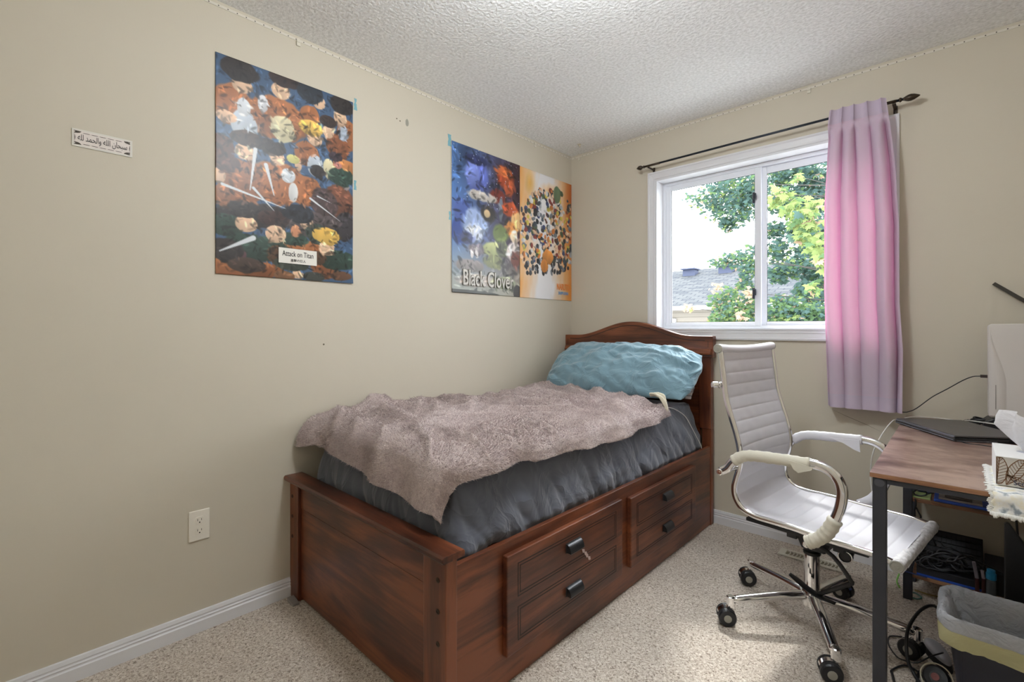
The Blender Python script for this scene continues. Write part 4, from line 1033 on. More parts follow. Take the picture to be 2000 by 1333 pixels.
link('lever_blade', T([(-.045, -.095, .213), (-.02, -.093, .200), (.02, -.09, .178), (.06, -.088, .166), (.105, -.086, .162)], .0035, ry=.021, n=12, sub=5, up=(.3, 0, 1), rfn=lambda t: .55+.45*math.sin(PI*min(.98, max(.02, t)))), M['black_plastic'], ch, smooth=True)
link('height_lever', T([(.02, .05, .355), (.05, .16, .350), (.06, .215, .345)], .004, n=8), M['black_plastic'], ch, smooth=True)
link('gas_lift', L([(.014, .12), (.014, .33)], (0, 0, 0)), M['chrome'], ch, smooth=False)
link('lift_sleeve', L([(.0265, .13), (.0265, .282), (.0245, .285), (.001, .285)], (0, 0, 0), n=32), M['chrome'], ch, smooth=False)
link('lift_collar', L([(.028, .278), (.030, .282), (.030, .290), (.022, .294), (.016, .294)], (0, 0, 0), n=28), M['black_plastic'], ch)
link('base_hub', L([(.026, .068), (.034, .072), (.037, .085), (.036, .125), (.030, .140), (.026, .142)], (0, 0, 0), n=30), M['chrome'], ch, smooth=False, bevel=.001)
for k in range(5):
    a = R(5.3+72*k+8)
    d = Vector((math.cos(a), math.sin(a), 0))
    e = d*.312
    bm = bmesh.new()
    pts = [d*.022+Vector((0, 0, .118)), d*.12+Vector((0, 0, .114)), d*.22+Vector((0, 0, .104)), d*.305+Vector((0, 0, .094))]
    tube(bm, pts, .0150, ry=.0185, n=14, sub=5, up=(0, 0, 1), rfn=lambda t: 1.15-.25*t)
    leg = link('base_leg', bm, M['chrome'], ch, smooth=True)
    link('leg_tip', L([(.0145, .068), (.0155, .070), (.0155, .106), (.012, .109), (.001, .109)], e, n=16), M['chrome'], leg)
    sw = a+R((20, -35, 60, 140, -15)[k]) + PI/2
    # twin wheels on a short axle, trailing the stem
    sw = R((-8, -12, 38, 38, 30)[k]); tdir = Vector((-math.cos(sw), -math.sin(sw), 0)); axl = Vector((tdir.y, -tdir.x, 0))*-1; Q = 1.16
    c = e+tdir*.016+Vector((0, 0, .0285*1.16))
    cs = bpy.data.objects.new('caster', None); COL.objects.link(cs); cs.parent = ch
    bm = bmesh.new()
    bm.free()
    for s_ in (1, -1):
        link('wheel', L([(Q*r_, Q*h_) for r_, h_ in [(.024, .008), (.0285, .010), (.0285, .022), (.0255, .0262), (.0195, .0265)]], c, axl*s_, 26), M['black_plastic'], cs)
        link('wheel_cap', L([(Q*r_, Q*h_) for r_, h_ in [(.001, .0262), (.0125, .0262), (.012, .0280), (.001, .0284)]], c, axl*s_, 20), M['side_grey'], cs)
    bm = bmesh.new(); n = 12
    for i in range(n):
        a0, a1 = PI*(.10+.75*i/n), PI*(.10+.75*(i+1)/n)
        q = lambda t, r_, s_: c+tdir*math.cos(t)*r_+Vector((0, 0, 1))*math.sin(t)*r_+axl*s_
        vs = [bm.verts.new(q(*z_)) for z_ in ((a0, .0345, -.0100), (a1, .0345, -.0100), (a1, .0345, .0100), (a0, .0345, .0100), (a0, .030, -.0100), (a1, .030, -.0100), (a1, .030, .0100), (a0, .030, .0100))]
        for f_ in ((0, 1, 2, 3), (7, 6, 5, 4), (0, 4, 5, 1), (3, 2, 6, 7), (0, 3, 7, 4), (1, 5, 6, 2)): bm.faces.new([vs[t_] for t_ in f_])
    link('fender', bm, M['chrome'], cs)
    link('stem', L([(.0055, .030), (.0055, .072)], e, n=10), M['chrome'], cs)

# ------------------------------------------------------------------ desk
DX0, DX1, DY0, DY1, DT = 1.935, 2.500, -1.243, -.030, .752
dk_ = thing('desk', 'rustic brown desk with black metal legs and two shelves under its window end', 'desk', (2.2, -.64, 0))
link('desk_top', B(DX0, DX1, DY0, DY1, DT-.013, DT), M['desk_wood'], dk_, bevel=.001)
link('edge_band', B(DX0+.001, DX1-.001, DY0-.0009, DY0-.0001, DT-.0122, DT-.0008), M['desk_edge'], dk_)
def leg(x, y): return link('leg', B(x, x+.031, y, y+.031, 0, DT-.0135), M['black_metal'], dk_, bevel=.002)
for x in (1.941, 2.462):
    for y in (-1.241, -.268, -.066): 
        l_ = leg(x, y)
        if x < 2 and y < -1.2:
            link('leg_cap', L([(.0115, 0), (.0115, .0012), (.009, .0016), (.001, .0016)], (x+.0155, y-.0001, DT-.026), (0, -1, 0), 22), mat('leg_cap_plastic', srgb(66, 68, 76), .3), l_)
link('end_beam', B(1.9722, 2.4618, -1.241, -1.210, DT-.0270, DT-.0135), M['black_metal'], dk_, bevel=.002)
for x in (1.944, 2.465): link('side_beam', B(x, x+.025, -1.2098, -.2682, DT-.0270, DT-.0135), M['black_metal'], dk_, bevel=.002)
for z in (.436, .112):
    link('shelf', B(1.9722, 2.4618, -.262, -.036, z-.015, z), M['desk_edge'], dk_, bevel=.001)

# laptop (closed)
A_ = Vector((1.918, -.305, 0)); e1_ = Vector((.545, -.838, 0)); e2_ = Vector((.838, .545, 0))
lp = thing('laptop', 'closed black laptop with silver striped edge lying at the window end of the desk', 'laptop', (2.1, -.32, DT+.001))
def lbox(bm, a0, a1, b0, b1, z0, z1):
    pts = [A_+e1_*a+e2_*b for a, b in ((a0, b0), (a1, b0), (a1, b1), (a0, b1))]
    lo = [bm.verts.new(p+Vector((0, 0, z0))) for p in pts]; hi = [bm.verts.new(p+Vector((0, 0, z1))) for p in pts]
    bm.faces.new(lo[::-1]); bm.faces.new(hi)
    for i in range(4): bm.faces.new([lo[i], lo[(i+1) % 4], hi[(i+1) % 4], hi[i]])
    return bm
lid = mat('dark_grey_lid', srgb(74, 72, 74), .33, .3); silver = mat('silver_trim', srgb(176, 182, 200), .25, .8)
link('base', lbox(bmesh.new(), 0, .345, 0, .245, DT+.0015, DT+.014), M['black_plastic'], lp, bevel=.003)
link('lid', lbox(bmesh.new(), .002, .343, .002, .243, DT+.0152, DT+.0225), lid, lp, bevel=.003)
for z, w in ((DT+.0055, .0022), (DT+.0150, .0022), (DT+.0180, .0012)):
    link('silver_strip', lbox(bmesh.new(), .006, .339, -.0012, .0012, z, z+w), silver, lp)
link('silver_strip', lbox(bmesh.new(), .3440, .3462, .006, .13, DT+.0030, DT+.0048), silver, lp)
bm = bmesh.new()
for k in range(10): lbox(bm, .3448, .3456, .165+.0065*k, .169+.0065*k, DT+.006, DT+.0115)
link('vent_slots', bm, slot, lp)
bm = bmesh.new()
tube(bm, [A_+e1_*.155+e2_*.10+Vector((0, 0, DT+.0227)), A_+e1_*.150+e2_*.13+Vector((0, 0, DT+.0227)), A_+e1_*.165+e2_*.165+Vector((0, 0, DT+.0227)), A_+e1_*.19+e2_*.15+Vector((0, 0, DT+.0227))], .004, ry=.0004, up=(1, 0, 0), n=8)
link('lid_mark', bm, mat('faded_grey_mark', srgb(112, 108, 106), .4), lp)
for k, (a, b) in enumerate(((.02, .02), (.32, .02), (.32, .225), (.02, .225))):
    link('rubber_foot', lbox(bmesh.new(), a-.006, a+.006, b-.006, b+.006, DT+.0001, DT+.0015), slot, lp)

# game console on a black stand against the wall
pale = mat('pale_console_plastic', srgb(208, 202, 198), .45)
gc = thing('game_console', 'upright white console with a slot, standing on the desk before the window wall', 'game console', (2.33, -.12, DT))
pts = [(2.204, .800), (2.212, .795), (2.50, .795), (2.50, 1.176), (2.214, 1.174), (2.206, 1.170), (2.203, 1.162)]
link('side_plate', prism(bmesh.new(), pts, lambda a, b, d: Vector((a, d, b)), -.168, -.156), pale, gc, bevel=.004, seg=3)
link('console_core', B(2.215, 2.49, -.155, -.085, .797, 1.165), M['black_plastic'], gc, bevel=.004)
link('side_plate', prism(bmesh.new(), pts, lambda a, b, d: Vector((a, d, b)), -.084, -.072), pale, gc, bevel=.004, seg=3)
bm = bmesh.new()
def bulge(u, v):
    z = .803+(1.155-.803)*v
    w = .044*sst(1.0, .35, v)+.004; x = 2.2065+w*u
    return Vector((x, -.1682-.007*math.sin(PI*min(1, u*1.02))**.7*sst(1, .4, v)**.5, z))
grid(bm, 14, 40, bulge); link('drive_bulge', bm, pale, gc, smooth=True)
link('disc_slot', B(2.2235, 2.2255, -.1765, -.1740, .830, .928), mat('slot_shadow_grey', srgb(128, 122, 116), .6), gc)
link('console_stand', prism(bmesh.new(), [(2.185, .7505), (2.50, .7505), (2.50, .790), (2.215, .7945), (2.20, .785), (2.19, .775)], lambda a, b, d: Vector((a, d, b)), -.20, -.06), M['black_plastic'], gc, bevel=.004)
tag(link('usb_cable', T([(1.925, -.085, .772), (1.945, -.085, .775), (1.977, -.1, .797), (2.029, -.1, .852), (2.079, -.105, .893), (2.128, -.11, .934), (2.159, -.115, .953), (2.183, -.12, .957)], .0020, n=8), M['black_plastic'], None, smooth=True), 'thin black cable rising from the laptop to the white console', 'cable')
o = link('cable_plug', B(2.181, 2.2025, -.126, -.114, .951, .963), mat('dark_brown_plug', srgb(58, 46, 42), .5), bpy.data.objects['usb_cable'], bevel=.001)
tag(link('phone_charging_cable', T([(1.94, -.14, .7548), (1.97, -.085, .7550), (2.05, -.050, .7555), (2.12, -.075, .7555), (2.155, -.20, .7780), (2.262, -.27, .7780), (2.31, -.30, .7560)], .0022, n=8), M['white_cable'], None, smooth=True), 'white cable lying on the desk behind the laptop', 'cable')
tag(link('hanging_white_cable', T([(1.925, -.290, .7525), pix(1744, 822, -.31), pix(1722, 850, -.36), pix(1705, 885, -.39), pix(1700, 925, -.41), pix(1703, 960, -.42), pix(1712, 1010, -.42), pix(1716, 1090, -.40), pix(1712, 1120, -.38)], .0022, n=8), M['white_cable'], None, smooth=True), 'thin white cable hanging in a loop off the left desk edge', 'cable')
bm = bmesh.new()
for k in range(5):
    a = k*1.3
    tube(bm, [(2.150+.03*math.cos(a+q)+.01*k, -.13+.022*math.sin(a+q), .757+.006*k+.004*math.sin(q*2)) for q in (0, 1.2, 2.4, 3.6, 4.8, 6)], .0035, n=8, sub=4)
tag(link('coiled_power_cord', bm, M['black_plastic'], None, smooth=True), 'bunched black power cord between the laptop and the white console', 'cord')
tag(link('curved_cable', T([(2.13, -.545, .757), (2.125, -.575, .7535), (2.140, -.60, .7525), (2.18, -.60, .7525), (2.215, -.62, .7525)], .0022, n=8), M['black_plastic'], None, smooth=True), 'short black cord curving out from under the laptop front', 'cord')
# slanted flat black bar above the console
mb = link('metal_bar', prism(bmesh.new(), [(2.219, 1.343), (2.228, 1.352), (2.606, 1.026), (2.594, 1.014)], lambda a, b, d: Vector((a, d, b)), -.032, -.014), mat('dark_bar', srgb(50, 44, 36), .5), None, bevel=.001)
tag(mb, 'dark flat bar slanting down to the right above the white console', 'bar')
link('wall_mount', B(2.592, RX-.0005, -.040, -.008, .995, 1.04), M['black_metal'], mb, bevel=.002)

# table mat with fringe, tissue box
mm_, t_, b_ = nt('woven_mat'); tc = t_.nodes.new('ShaderNodeTexCoord'); n_ = t_.nodes.new('ShaderNodeTexNoise'); n_.inputs['Scale'].default_value = 48; n_.inputs['Detail'].default_value = 4
t_.links.new(tc.outputs['Object'], n_.inputs['Vector']); r_ = t_.nodes.new('ShaderNodeValToRGB'); e = r_.color_ramp.elements
e[0].position = .34; e[0].color = srgb(140, 150, 160); e[1].position = .46; e[1].color = srgb(232, 233, 234); k = e.new(.80); k.color = srgb(222, 210, 170)
t_.links.new(n_.outputs['Fac'], r_.inputs[0]); t_.links.new(r_.outputs[0], b_.inputs['Base Color']); b_.inputs['Roughness'].default_value = .9
M['mat'] = mm_
def matf(u, v):
    x = 2.178+.30*u-.010*(1-v)*0; s = v*.36      # v from the far edge to the hanging end
    y = -.935-s+.004*math.sin(x*60); z = DT+.0020+.0006*math.sin(x*90+y*50)
    lim = -1.246
    if y < lim:
        d_ = lim-y; q = min(1, d_/.012); y = lim-.004*q-.006*abs(math.sin(x*45)); z = z-d_+.004*math.sin(x*70)*min(1, d_/.03)
        y -= .006*nz(x*30, z*30)*min(1, d_/.02)
    return Vector((x-.003*max(0, 1-u*12)*math.sin(v*90), y, z))
bm = bmesh.new(); grid(bm, 60, 90, matf)
tm = link('table_mat', bm, M['mat'], None, smooth=True); tag(tm, 'white woven mat with fringe hanging over the near desk edge', 'table mat')
md = tm.modifiers.new('t', 'SOLIDIFY'); md.thickness = .0024; md.offset = 1
bm = bmesh.new()
for k in range(90):
    v = k/89; p = matf(0, v); l = .005+.006*abs(nz(k*.9, 4))*2
    tube(bm, [p+Vector((.003, 0, .001)), p+Vector((-l*.6, .004*nz(k, 2), .0035+.002*nz(k, 7))), p+Vector((-l, .006*nz(k*2, 2), .0018))], .0022, n=6, sub=2)
for k in range(110):
    u = k/109; p = matf(u, 1); l = .004+.006*abs(nz(k*.8, 14))*2
    tube(bm, [p+Vector((0, -.001, .003)), p+Vector((.003*nz(k, 3), -.004, -l*.5)), p+Vector((.005*nz(k, 5), -.002, -l))], .0024, n=6, sub=2)
link('fringe', bm, mat('white_fringe', srgb(230, 230, 228), .95), tm, smooth=True)['kind'] = 'stuff'
tb = thing('tissue_box', 'tissue box with brown leaf line pattern on the woven mat, tissue sticking out', 'tissue box', (2.30, -1.08, DT+.004))
BX0, BX1, BY0, BY1, BZ0, BZ1 = 2.186, 2.420, -1.182, -.990, DT+.0075, .832
cardb = mat('box_grey_card', srgb(190, 186, 180), .5); cardt = mat('box_white_top', srgb(226, 226, 226), .5)
link('box_body', B(BX0, BX1, BY0, BY1, BZ0, BZ1), cardt, tb, bevel=.0008)
link('front_print', B(BX0+.0008, BX1-.0008, BY0-.0003, BY0-.0001, BZ0+.001, BZ1-.0015), cardb, tb)
brown = mat('brown_line_print', srgb(122, 88, 62), .5); navy = mat('navy_line_print', srgb(52, 60, 84), .5)
def leafprint(bm, cx, cz, l, w, ang, sgn=1):
    c, s = math.cos(ang), math.sin(ang)
    q = lambda a, b: (min(BX1-.002, max(BX0+.002, cx+c*a-s*b)), min(BZ1-.003, max(BZ0+.003, cz+s*a+c*b)))
    def ln(p, r, w_):
        p, r = q(*p), q(*r); dx, dz = r[0]-p[0], r[1]-p[1]; L_ = math.hypot(dx, dz)
        if L_ < 1e-4: return
        nx_, nz_ = -dz/L_*w_, dx/L_*w_
        prism(bm, [(p[0]-nx_, p[1]-nz_), (r[0]-nx_, r[1]-nz_), (r[0]+nx_, r[1]+nz_), (p[0]+nx_, p[1]+nz_)], lambda a, b, d: Vector((a, d, b)), BY0-.0008, BY0-.0002)
    n = 12
    for sd in (1, -1):
        pr = [(-l+2*l*i/n, sd*w*math.sin(PI*i/n)) for i in range(n+1)]
        for a_, b_ in zip(pr, pr[1:]): ln(a_, b_, .0009)
        for i in range(1, n): ln((-l+2*l*i/n, 0), (-l+2*l*min(n, i+1.5)/n, sd*w*.98*math.sin(PI*min(n, i+1.5)/n)), .0005)
    ln((-l, 0), (l, 0), .0008)
bm = bmesh.new()
for cx, cz, l, w, an in ((2.190, .795, .045, .018, 1.5), (2.222, .800, .042, .014, 1.15), (2.262, .800, .048, .016, 1.75), (2.232, .772, .030, .008, 2.6), (2.305, .795, .045, .016, 1.3), (2.345, .800, .045, .016, 1.8), (2.39, .795, .045, .016, 1.4)):
    leafprint(bm, cx, cz, l, w, an)
link('leaf_print', bm, brown, tb)
text_mesh('Scotties', .017, navy, tb, 'box_lettering', lambda a_, b_, c_: Vector((2.217+a_*.9, BY0-.0014-c_, .7700+b_)), align='LEFT')
bm = bmesh.new()
prism(bm, [(2.280+.052*math.cos(k), -1.083+.024*math.sin(k)) for k in [i*2*PI/28 for i in range(28)]], lambda a, b, d: Vector((a, b, d)), BZ1+.0001, BZ1+.0006)
link('opening', bm, mat('opening_film', srgb(168, 172, 186), .3), tb)
bm = bmesh.new()
def tis(u, v):
    a = 2*PI*u; k = .5+.5*v
    w = interp([0, .3, .7, 1], [.014, .026, .038, .030], v)
    f_ = 1+.26*math.sin(a*4+v*1.5)+.20*math.sin(a*7-v*2)
    x = 2.262+w*f_*math.cos(a)*1.25-.012*v; y = -1.086+w*.55*f_*math.sin(a)
    z = BZ1+.001+.086*v+.010*v*math.sin(a*2+1)
    if v > .82 and math.cos(a) < -.2: z += .010
    return Vector((x, y, z))
grid(bm, 60, 30, tis, closed_u=True)
tt_ = link('tissue', bm, transl_mat('white_tissue', srgb(236, 236, 240), srgb(230, 230, 236), .35, bs=18, bd=.01), tb, smooth=True)

# ------------------------------------------------------------------ things on the shelves under the desk
blue = mat('blue_plastic', srgb(40, 80, 180), .4)
bb = thing('blue_tray', 'shallow blue plastic tray with papers on the upper desk shelf', 'tray', (2.12, -.21, .4365))
link('tray', B(2.040, 2.205, -.258, -.160, .4367, .448), blue, bb, bevel=.002)
link('papers', B(2.055, 2.185, -.250, -.170, .4482, .456), mat('grey_paper', srgb(150, 142, 136), .8), bb)
tag(link('marker_pen', T([(2.075, -.238, .4625), (2.155, -.252, .4625)], .006, n=12, sub=1, rfn=lambda t: 1), mat('brown_grey_pen', srgb(70, 62, 60), .35), None, smooth=True), 'dark pen lying on the papers in the blue tray', 'pen')
tag(link('notebook', box(bmesh.new(), 1.955, 2.030, -.255, -.17, .4367, .443), mat('green_cover', srgb(150, 168, 110), .6), None, bevel=.001), 'thin green booklet on the upper desk shelf beside the blue tray', 'booklet')
tag(link('safety_glasses', tube(T([(1.975, -.25, .458), (1.99, -.256, .474), (2.010, -.256, .474), (2.018, -.25, .458), (2.0, -.25, .448), (1.98, -.25, .448), (1.975, -.25, .458)], .003, n=8, sub=4), [(2.018, -.25, .460), (2.028, -.254, .466), (2.038, -.22, .462)], .0025, n=8, sub=3), M['black_plastic'], None, smooth=True), 'black rimmed round loop lying on the green booklet', 'glasses')
tag(link('blue_pouch', B(1.978, 2.035, -.16, -.08, .4367, .482), mat('slate_blue_cloth', srgb(70, 90, 120), .8), None, bevel=.012, seg=3), 'small slate blue pouch at the back of the upper desk shelf', 'pouch')
tag(link('looped_cable', T([(1.982, -.268, .436), (1.984, -.278, .410), (1.978, -.278, .375), (1.990, -.276, .350), (2.000, -.276, .365), (1.992, -.276, .385), (1.985, -.272, .40)], .003, n=8), M['black_plastic'], None, smooth=True), 'short black cord looped over the upper shelf edge by the rear leg', 'cord')
tag(link('drop_cord', T([(2.275, -.270, .437), (2.277, -.285, .40), (2.28, -.282, .34), (2.283, -.27, .28), (2.285, -.25, .24)], .0035, n=8), M['black_plastic'], None, smooth=True), 'straight black cord dropping from the upper shelf behind the dark panel', 'cord')
# lower shelf
nb = thing('closed_binder', 'flat dark binder with blue edge on the lower desk shelf', 'binder', (2.08, -.18, .113))
link('cover', B(1.985, 2.190, -.258, -.060, .1125, .150), mat('near_black_card', srgb(36, 36, 42), .5), nb, bevel=.002)
link('blue_edge', B(1.986, 2.189, -.2602, -.2584, .1135, .1225), blue, nb)
tag(link('box_crate', box(bmesh.new(), 2.195, 2.425, -.255, -.045, .1125, .20), mat('charcoal_box', srgb(40, 40, 46), .6), None, bevel=.004), 'charcoal box at the right of the lower desk shelf', 'box')
kb = thing('keyboard', 'black computer keyboard tipped on edge on the lower desk shelf', 'keyboard', (2.07, -.13, .151))
def kfn(x, t, d): # t up the keyboard, d out
    c = Vector((x, -.150+.085*t, .152+.105*t)); return c+Vector((0, -.78, .62))*d
bm = bmesh.new(); pr = [(0, 0), (1, 0), (1, .012), (0, .016)]
prism(bm, pr, lambda a, b, d: kfn(d, a, b), 1.978, 2.19)
link('keyboard_body', bm, M['black_plastic'], kb, bevel=.002)
bm = bmesh.new()
for i in range(5):
    for j in range(13):
        x0 = 1.985+.0155*j; t0 = .06+.18*i
        c = [kfn(x0, t0, .0165), kfn(x0+.0125, t0, .0165), kfn(x0+.0125, t0+.14, .0155), kfn(x0, t0+.14, .0155)]
        o2 = Vector((0, -.78, .62))*.004; lo = [bm.verts.new(p) for p in c]; hi = [bm.verts.new(p+o2) for p in c]
        bm.faces.new(hi); [bm.faces.new([lo[q], lo[(q+1) % 4], hi[(q+1) % 4], hi[q]]) for q in range(4)]
k_ = link('keys', bm, mat('key_black', srgb(40, 40, 46), .4), kb); k_['kind'] = 'stuff'
rs = random.Random(4)
cab_l = ['loop of black cable nearest the rear desk leg, heaped on the dark binder', 'middle coil of black cable heaped on the dark binder', 'right coil of thick black cable heaped beside the charcoal box', 'grey black cable coil lying lowest at the binder front edge']
for k, (cx, cz, rr_, rad) in enumerate(((2.02, .185, .040, .0030), (2.075, .19, .052, .0034), (2.135, .20, .045, .0038), (2.055, .165, .055, .0028))):
    pts = []
    for q in range(34):
        a = q*.72; r2 = rr_*(1+.25*rs.uniform(-1, 1))
        pts.append((min(2.188, cx+r2*1.05*math.cos(a)), max(-.275, -.238+.018*math.sin(a*1.1)+.008*rs.uniform(-1, 1)-.010*k%.01), max(.156, cz+r2*.62*math.sin(a)+.006*rs.uniform(-1, 1))))
    tag(link('coiled_cable', T(pts, rad, n=8, sub=5), mat('cable_black_%d' % k, srgb(34+6*k, 34+6*k, 38+6*k), .4), None, smooth=True), cab_l[k], 'cable', 'black cables heaped on the lower desk shelf')
for k, (pts, lb) in enumerate((([(1.975, -.262, .262), (1.985, -.258, .275), (2.01, -.255, .277), (2.022, -.25, .262), (2.022, -.24, .245)], 'black cord arching up behind the chair seat front'),
                               ([(1.99, -.255, .33), (2.010, -.255, .318), (2.03, -.25, .29), (2.045, -.24, .25)], 'black cord slanting down from behind the chair seat to the keyboard'),
                               ([(2.062, -.25, .268), (2.075, -.25, .255), (2.095, -.25, .256), (2.14, -.245, .235), (2.20, -.24, .215), (2.24, -.24, .20)], 'black cord trailing right over the charcoal box'))):
    tag(link('loose_cord', T(pts, .003, n=8), M['black_plastic'], None, smooth=True), lb, 'cord')
bt = thing('pump_bottle', 'small clear bottle with bright blue cap on the charcoal box', 'bottle', (2.20, -.225, .2005))
bt.location = (2.215, -.270, .113)
link('bottle_body', L([(.013, .116), (.015, .120), (.015, .172), (.010, .178)], (2.208, -.2755, .0)), mat('hazy_plastic', srgb(96, 104, 112), .2), bt, smooth=False)
link('bottle_cap', L([(.011, .178), (.0155, .180), (.0155, .202), (.0125, .205), (.0120, .216), (.001, .217)], (2.208, -.2755, .0)), mat('bright_blue_cap', srgb(38, 150, 205), .35), bt)
for k, (x, z0, z1, r_, c_, lb) in enumerate(((2.165, .150, .232, .0065, (150, 146, 158), 'taller grey tube leaning beside the blue capped bottle'), (2.183, .155, .206, .0055, (160, 154, 164), 'shorter grey tube beside the blue capped bottle'))):
    t = thing('tube', lb, 'tube', (x, -.272, z0))
    link('tube_body', L([(r_, z0-.04), (r_, z0+.02)], (x+.004, -.277, 0), n=14), mat('dark_red_tube_%d' % k, srgb(74, 36, 36), .5), t)
    link('tube_cap', lathe(bmesh.new(), [(r_*.96, 0), (r_, .004), (r_*.85, z1-z0-.02), (.001, z1-z0-.018)], (x+.004, -.277, z0+.0201), (-.16, 0, 1), 14), mat('grey_cap_%d' % k, srgb(*c_), .4), t)
dp = prism(bmesh.new(), [(2.233, .0), (2.233, .470), (2.238, .478), (2.246, .474), (2.283, .413), (2.40, .25), (2.40, 0)], lambda a, b, d: Vector((a, d, b)), -.515, -.490)
tag(link('dark_panel', dp, mat('satin_black_panel', srgb(36, 37, 42), .35), None, bevel=.004), 'dark satin panel with a slanted top standing behind the waste bin', 'panel')
# under the lower shelf
for k, (pts, c_, lb) in enumerate((([(1.955, -.20, .006), (1.965, -.24, .006), (1.985, -.25, .006), (2.0, -.225, .006), (1.985, -.20, .006), (1.962, -.195, .006)], (96, 140, 130), 'pale teal ring on the carpet under the lower desk shelf'),
                                   ([(1.925, -.185, .006), (1.915, -.165, .012), (1.912, -.14, .02), (1.918, -.12, .04)], (130, 196, 90), 'green strand standing by the rear desk leg'),
                                   ([(1.975, -.17, .008), (2.02, -.18, .010), (2.05, -.17, .008)], (150, 130, 70), 'ochre strip on the carpet under the lower desk shelf'))):
    tag(link(('ring', 'strand', 'strip')[k], T(pts, .003, n=8), mat('strand_%d' % k, srgb(*c_), .6), None, smooth=True), lb, ('ring', 'strand', 'strip')[k])
pcl = thing('pencil', 'dark blue pencil with orange tip poking out left of the rear desk leg', 'pencil', (1.93, -.27, .119))
link('pencil_shaft', T([(1.912, -.274, .1205), (2.02, -.272, .1165)], .0032, n=8, sub=1), mat('navy_pencil', srgb(30, 44, 90), .4), pcl)
link('pencil_tip', L([(.0032, 0), (.001, .009)], (1.9118, -.274, .1205), (-1, -.02, .04), 8), mat('orange_tip', srgb(214, 140, 90), .6), pcl)

# ------------------------------------------------------------------ waste bin
wb = thing('waste_bin', 'dark navy waste bin with a white and yellow liner bag under the desk edge', 'waste bin', (2.24, -.94, 0))
def rrect(t, x0, x1, y0, y1, r):
    w, h = x1-x0-2*r, y1-y0-2*r; P = 2*(w+h)+2*PI*r; s = (t % 1)*P
    segs = ((w, 0), (r, 1), (h, 2), (r, 3), (w, 4), (r, 5), (h, 6), (r, 7))
    cx = (x0+r, x1-r, x1-r, x1-r, x1-r, x0+r, x0+r, x0+r)
    if s < w: return x0+r+s, y0
    s -= w
    if s < PI*r/2: a = -PI/2+s/r; return x1-r+r*math.cos(a), y0+r+r*math.sin(a)
    s -= PI*r/2
    if s < h: return x1, y0+r+s
    s -= h
    if s < PI*r/2: a = s/r; return x1-r+r*math.cos(a), y1-r+r*math.sin(a)
    s -= PI*r/2
    if s < w: return x1-r-s, y1
    s -= w
    if s < PI*r/2: a = PI/2+s/r; return x0+r+r*math.cos(a), y1-r+r*math.sin(a)
    s -= PI*r/2
    if s < h: return x0, y1-r-s
    s -= h; a = PI+s/r; return x0+r+r*math.cos(a), y0+r+r*math.sin(a)
def rr_loop(off, z, dz=None, wob=0, seed=0, n=140):
    out = []
    for k in range(n):
        t = k/n; k2 = off+(wob*(nz(math.cos(2*PI*t)*4, math.sin(2*PI*t)*4, seed)) if wob else 0)
        x, y = rrect(t, 2.082-k2, 2.400+k2, -.990-k2, -.752+k2, .042+k2)
        out.append(Vector((x, y, z+(dz(t) if dz else 0))))
    return out
def skin_loops(bm, loops, cap0=True, cap1=False):
    V = [[bm.verts.new(p) for p in lp_] for lp_ in loops]
    for A, C in zip(V, V[1:]):
        n = len(A)
        for k in range(n): bm.faces.new([A[k], A[(k+1) % n], C[(k+1) % n], C[k]])
    if cap0: bm.faces.new(V[0][::-1])
    if cap1: bm.faces.new(V[-1])
    return bm
bm = skin_loops(bmesh.new(), [rr_loop(-.045, .001), rr_loop(-.040, .004), rr_loop(-.006, .285), rr_loop(-.010, .286), rr_loop(-.043, .008)], True, True)
link('bin_body', bm, mat('navy_bin_plastic', srgb(42, 44, 58), .4), wb, smooth=False)
hem = lambda t: .010*nz(math.cos(2*PI*t)*2, math.sin(2*PI*t)*2, 3)+.004*nz(t*60, 1)
liner = transl_mat('white_liner_film', srgb(226, 230, 238), srgb(210, 216, 228), .3, bs=22, bd=.02)
yel = transl_mat('yellow_drawstring_film', srgb(226, 222, 176), srgb(220, 214, 150), .3, bs=14, bd=.008)
w1 = lambda s_: (lambda t: .0025*nz(t*70, s_)+.003*nz(t*18, s_+4))
bm = skin_loops(bmesh.new(), [rr_loop(-.062, .02, wob=.004, seed=1), rr_loop(-.054, .10, wob=.012, seed=2), rr_loop(-.046, .16, wob=.016, seed=5), rr_loop(-.038, .20, wob=.014, seed=3), rr_loop(-.032, .235, wob=.012, seed=7), rr_loop(-.024, .265, wob=.008, seed=3), rr_loop(-.016, .285, w1(1), .003, 4), rr_loop(-.006, .298, w1(2), .004, 5), rr_loop(.004, .304, w1(3), .004, 5), rr_loop(.011, .298, w1(4), .004, 6), rr_loop(.014, .285, w1(5), .003, 7), rr_loop(.012, .270, w1(6), .003, 8), rr_loop(.007, .262, w1(7), .002, 9)], True)
link('liner_bag', bm, liner, wb, smooth=True)
bm = skin_loops(bmesh.new(), [rr_loop(.0068, .264, w1(7), .002, 9), rr_loop(.011, .250, lambda t: hem(t)*.5, .004, 10), rr_loop(.010, .232, lambda t: hem(t), .006, 11), rr_loop(.006, .214, lambda t: hem(t)*1.2, .006, 12)], False)
link('liner_cuff', bm, yel, wb, smooth=True)

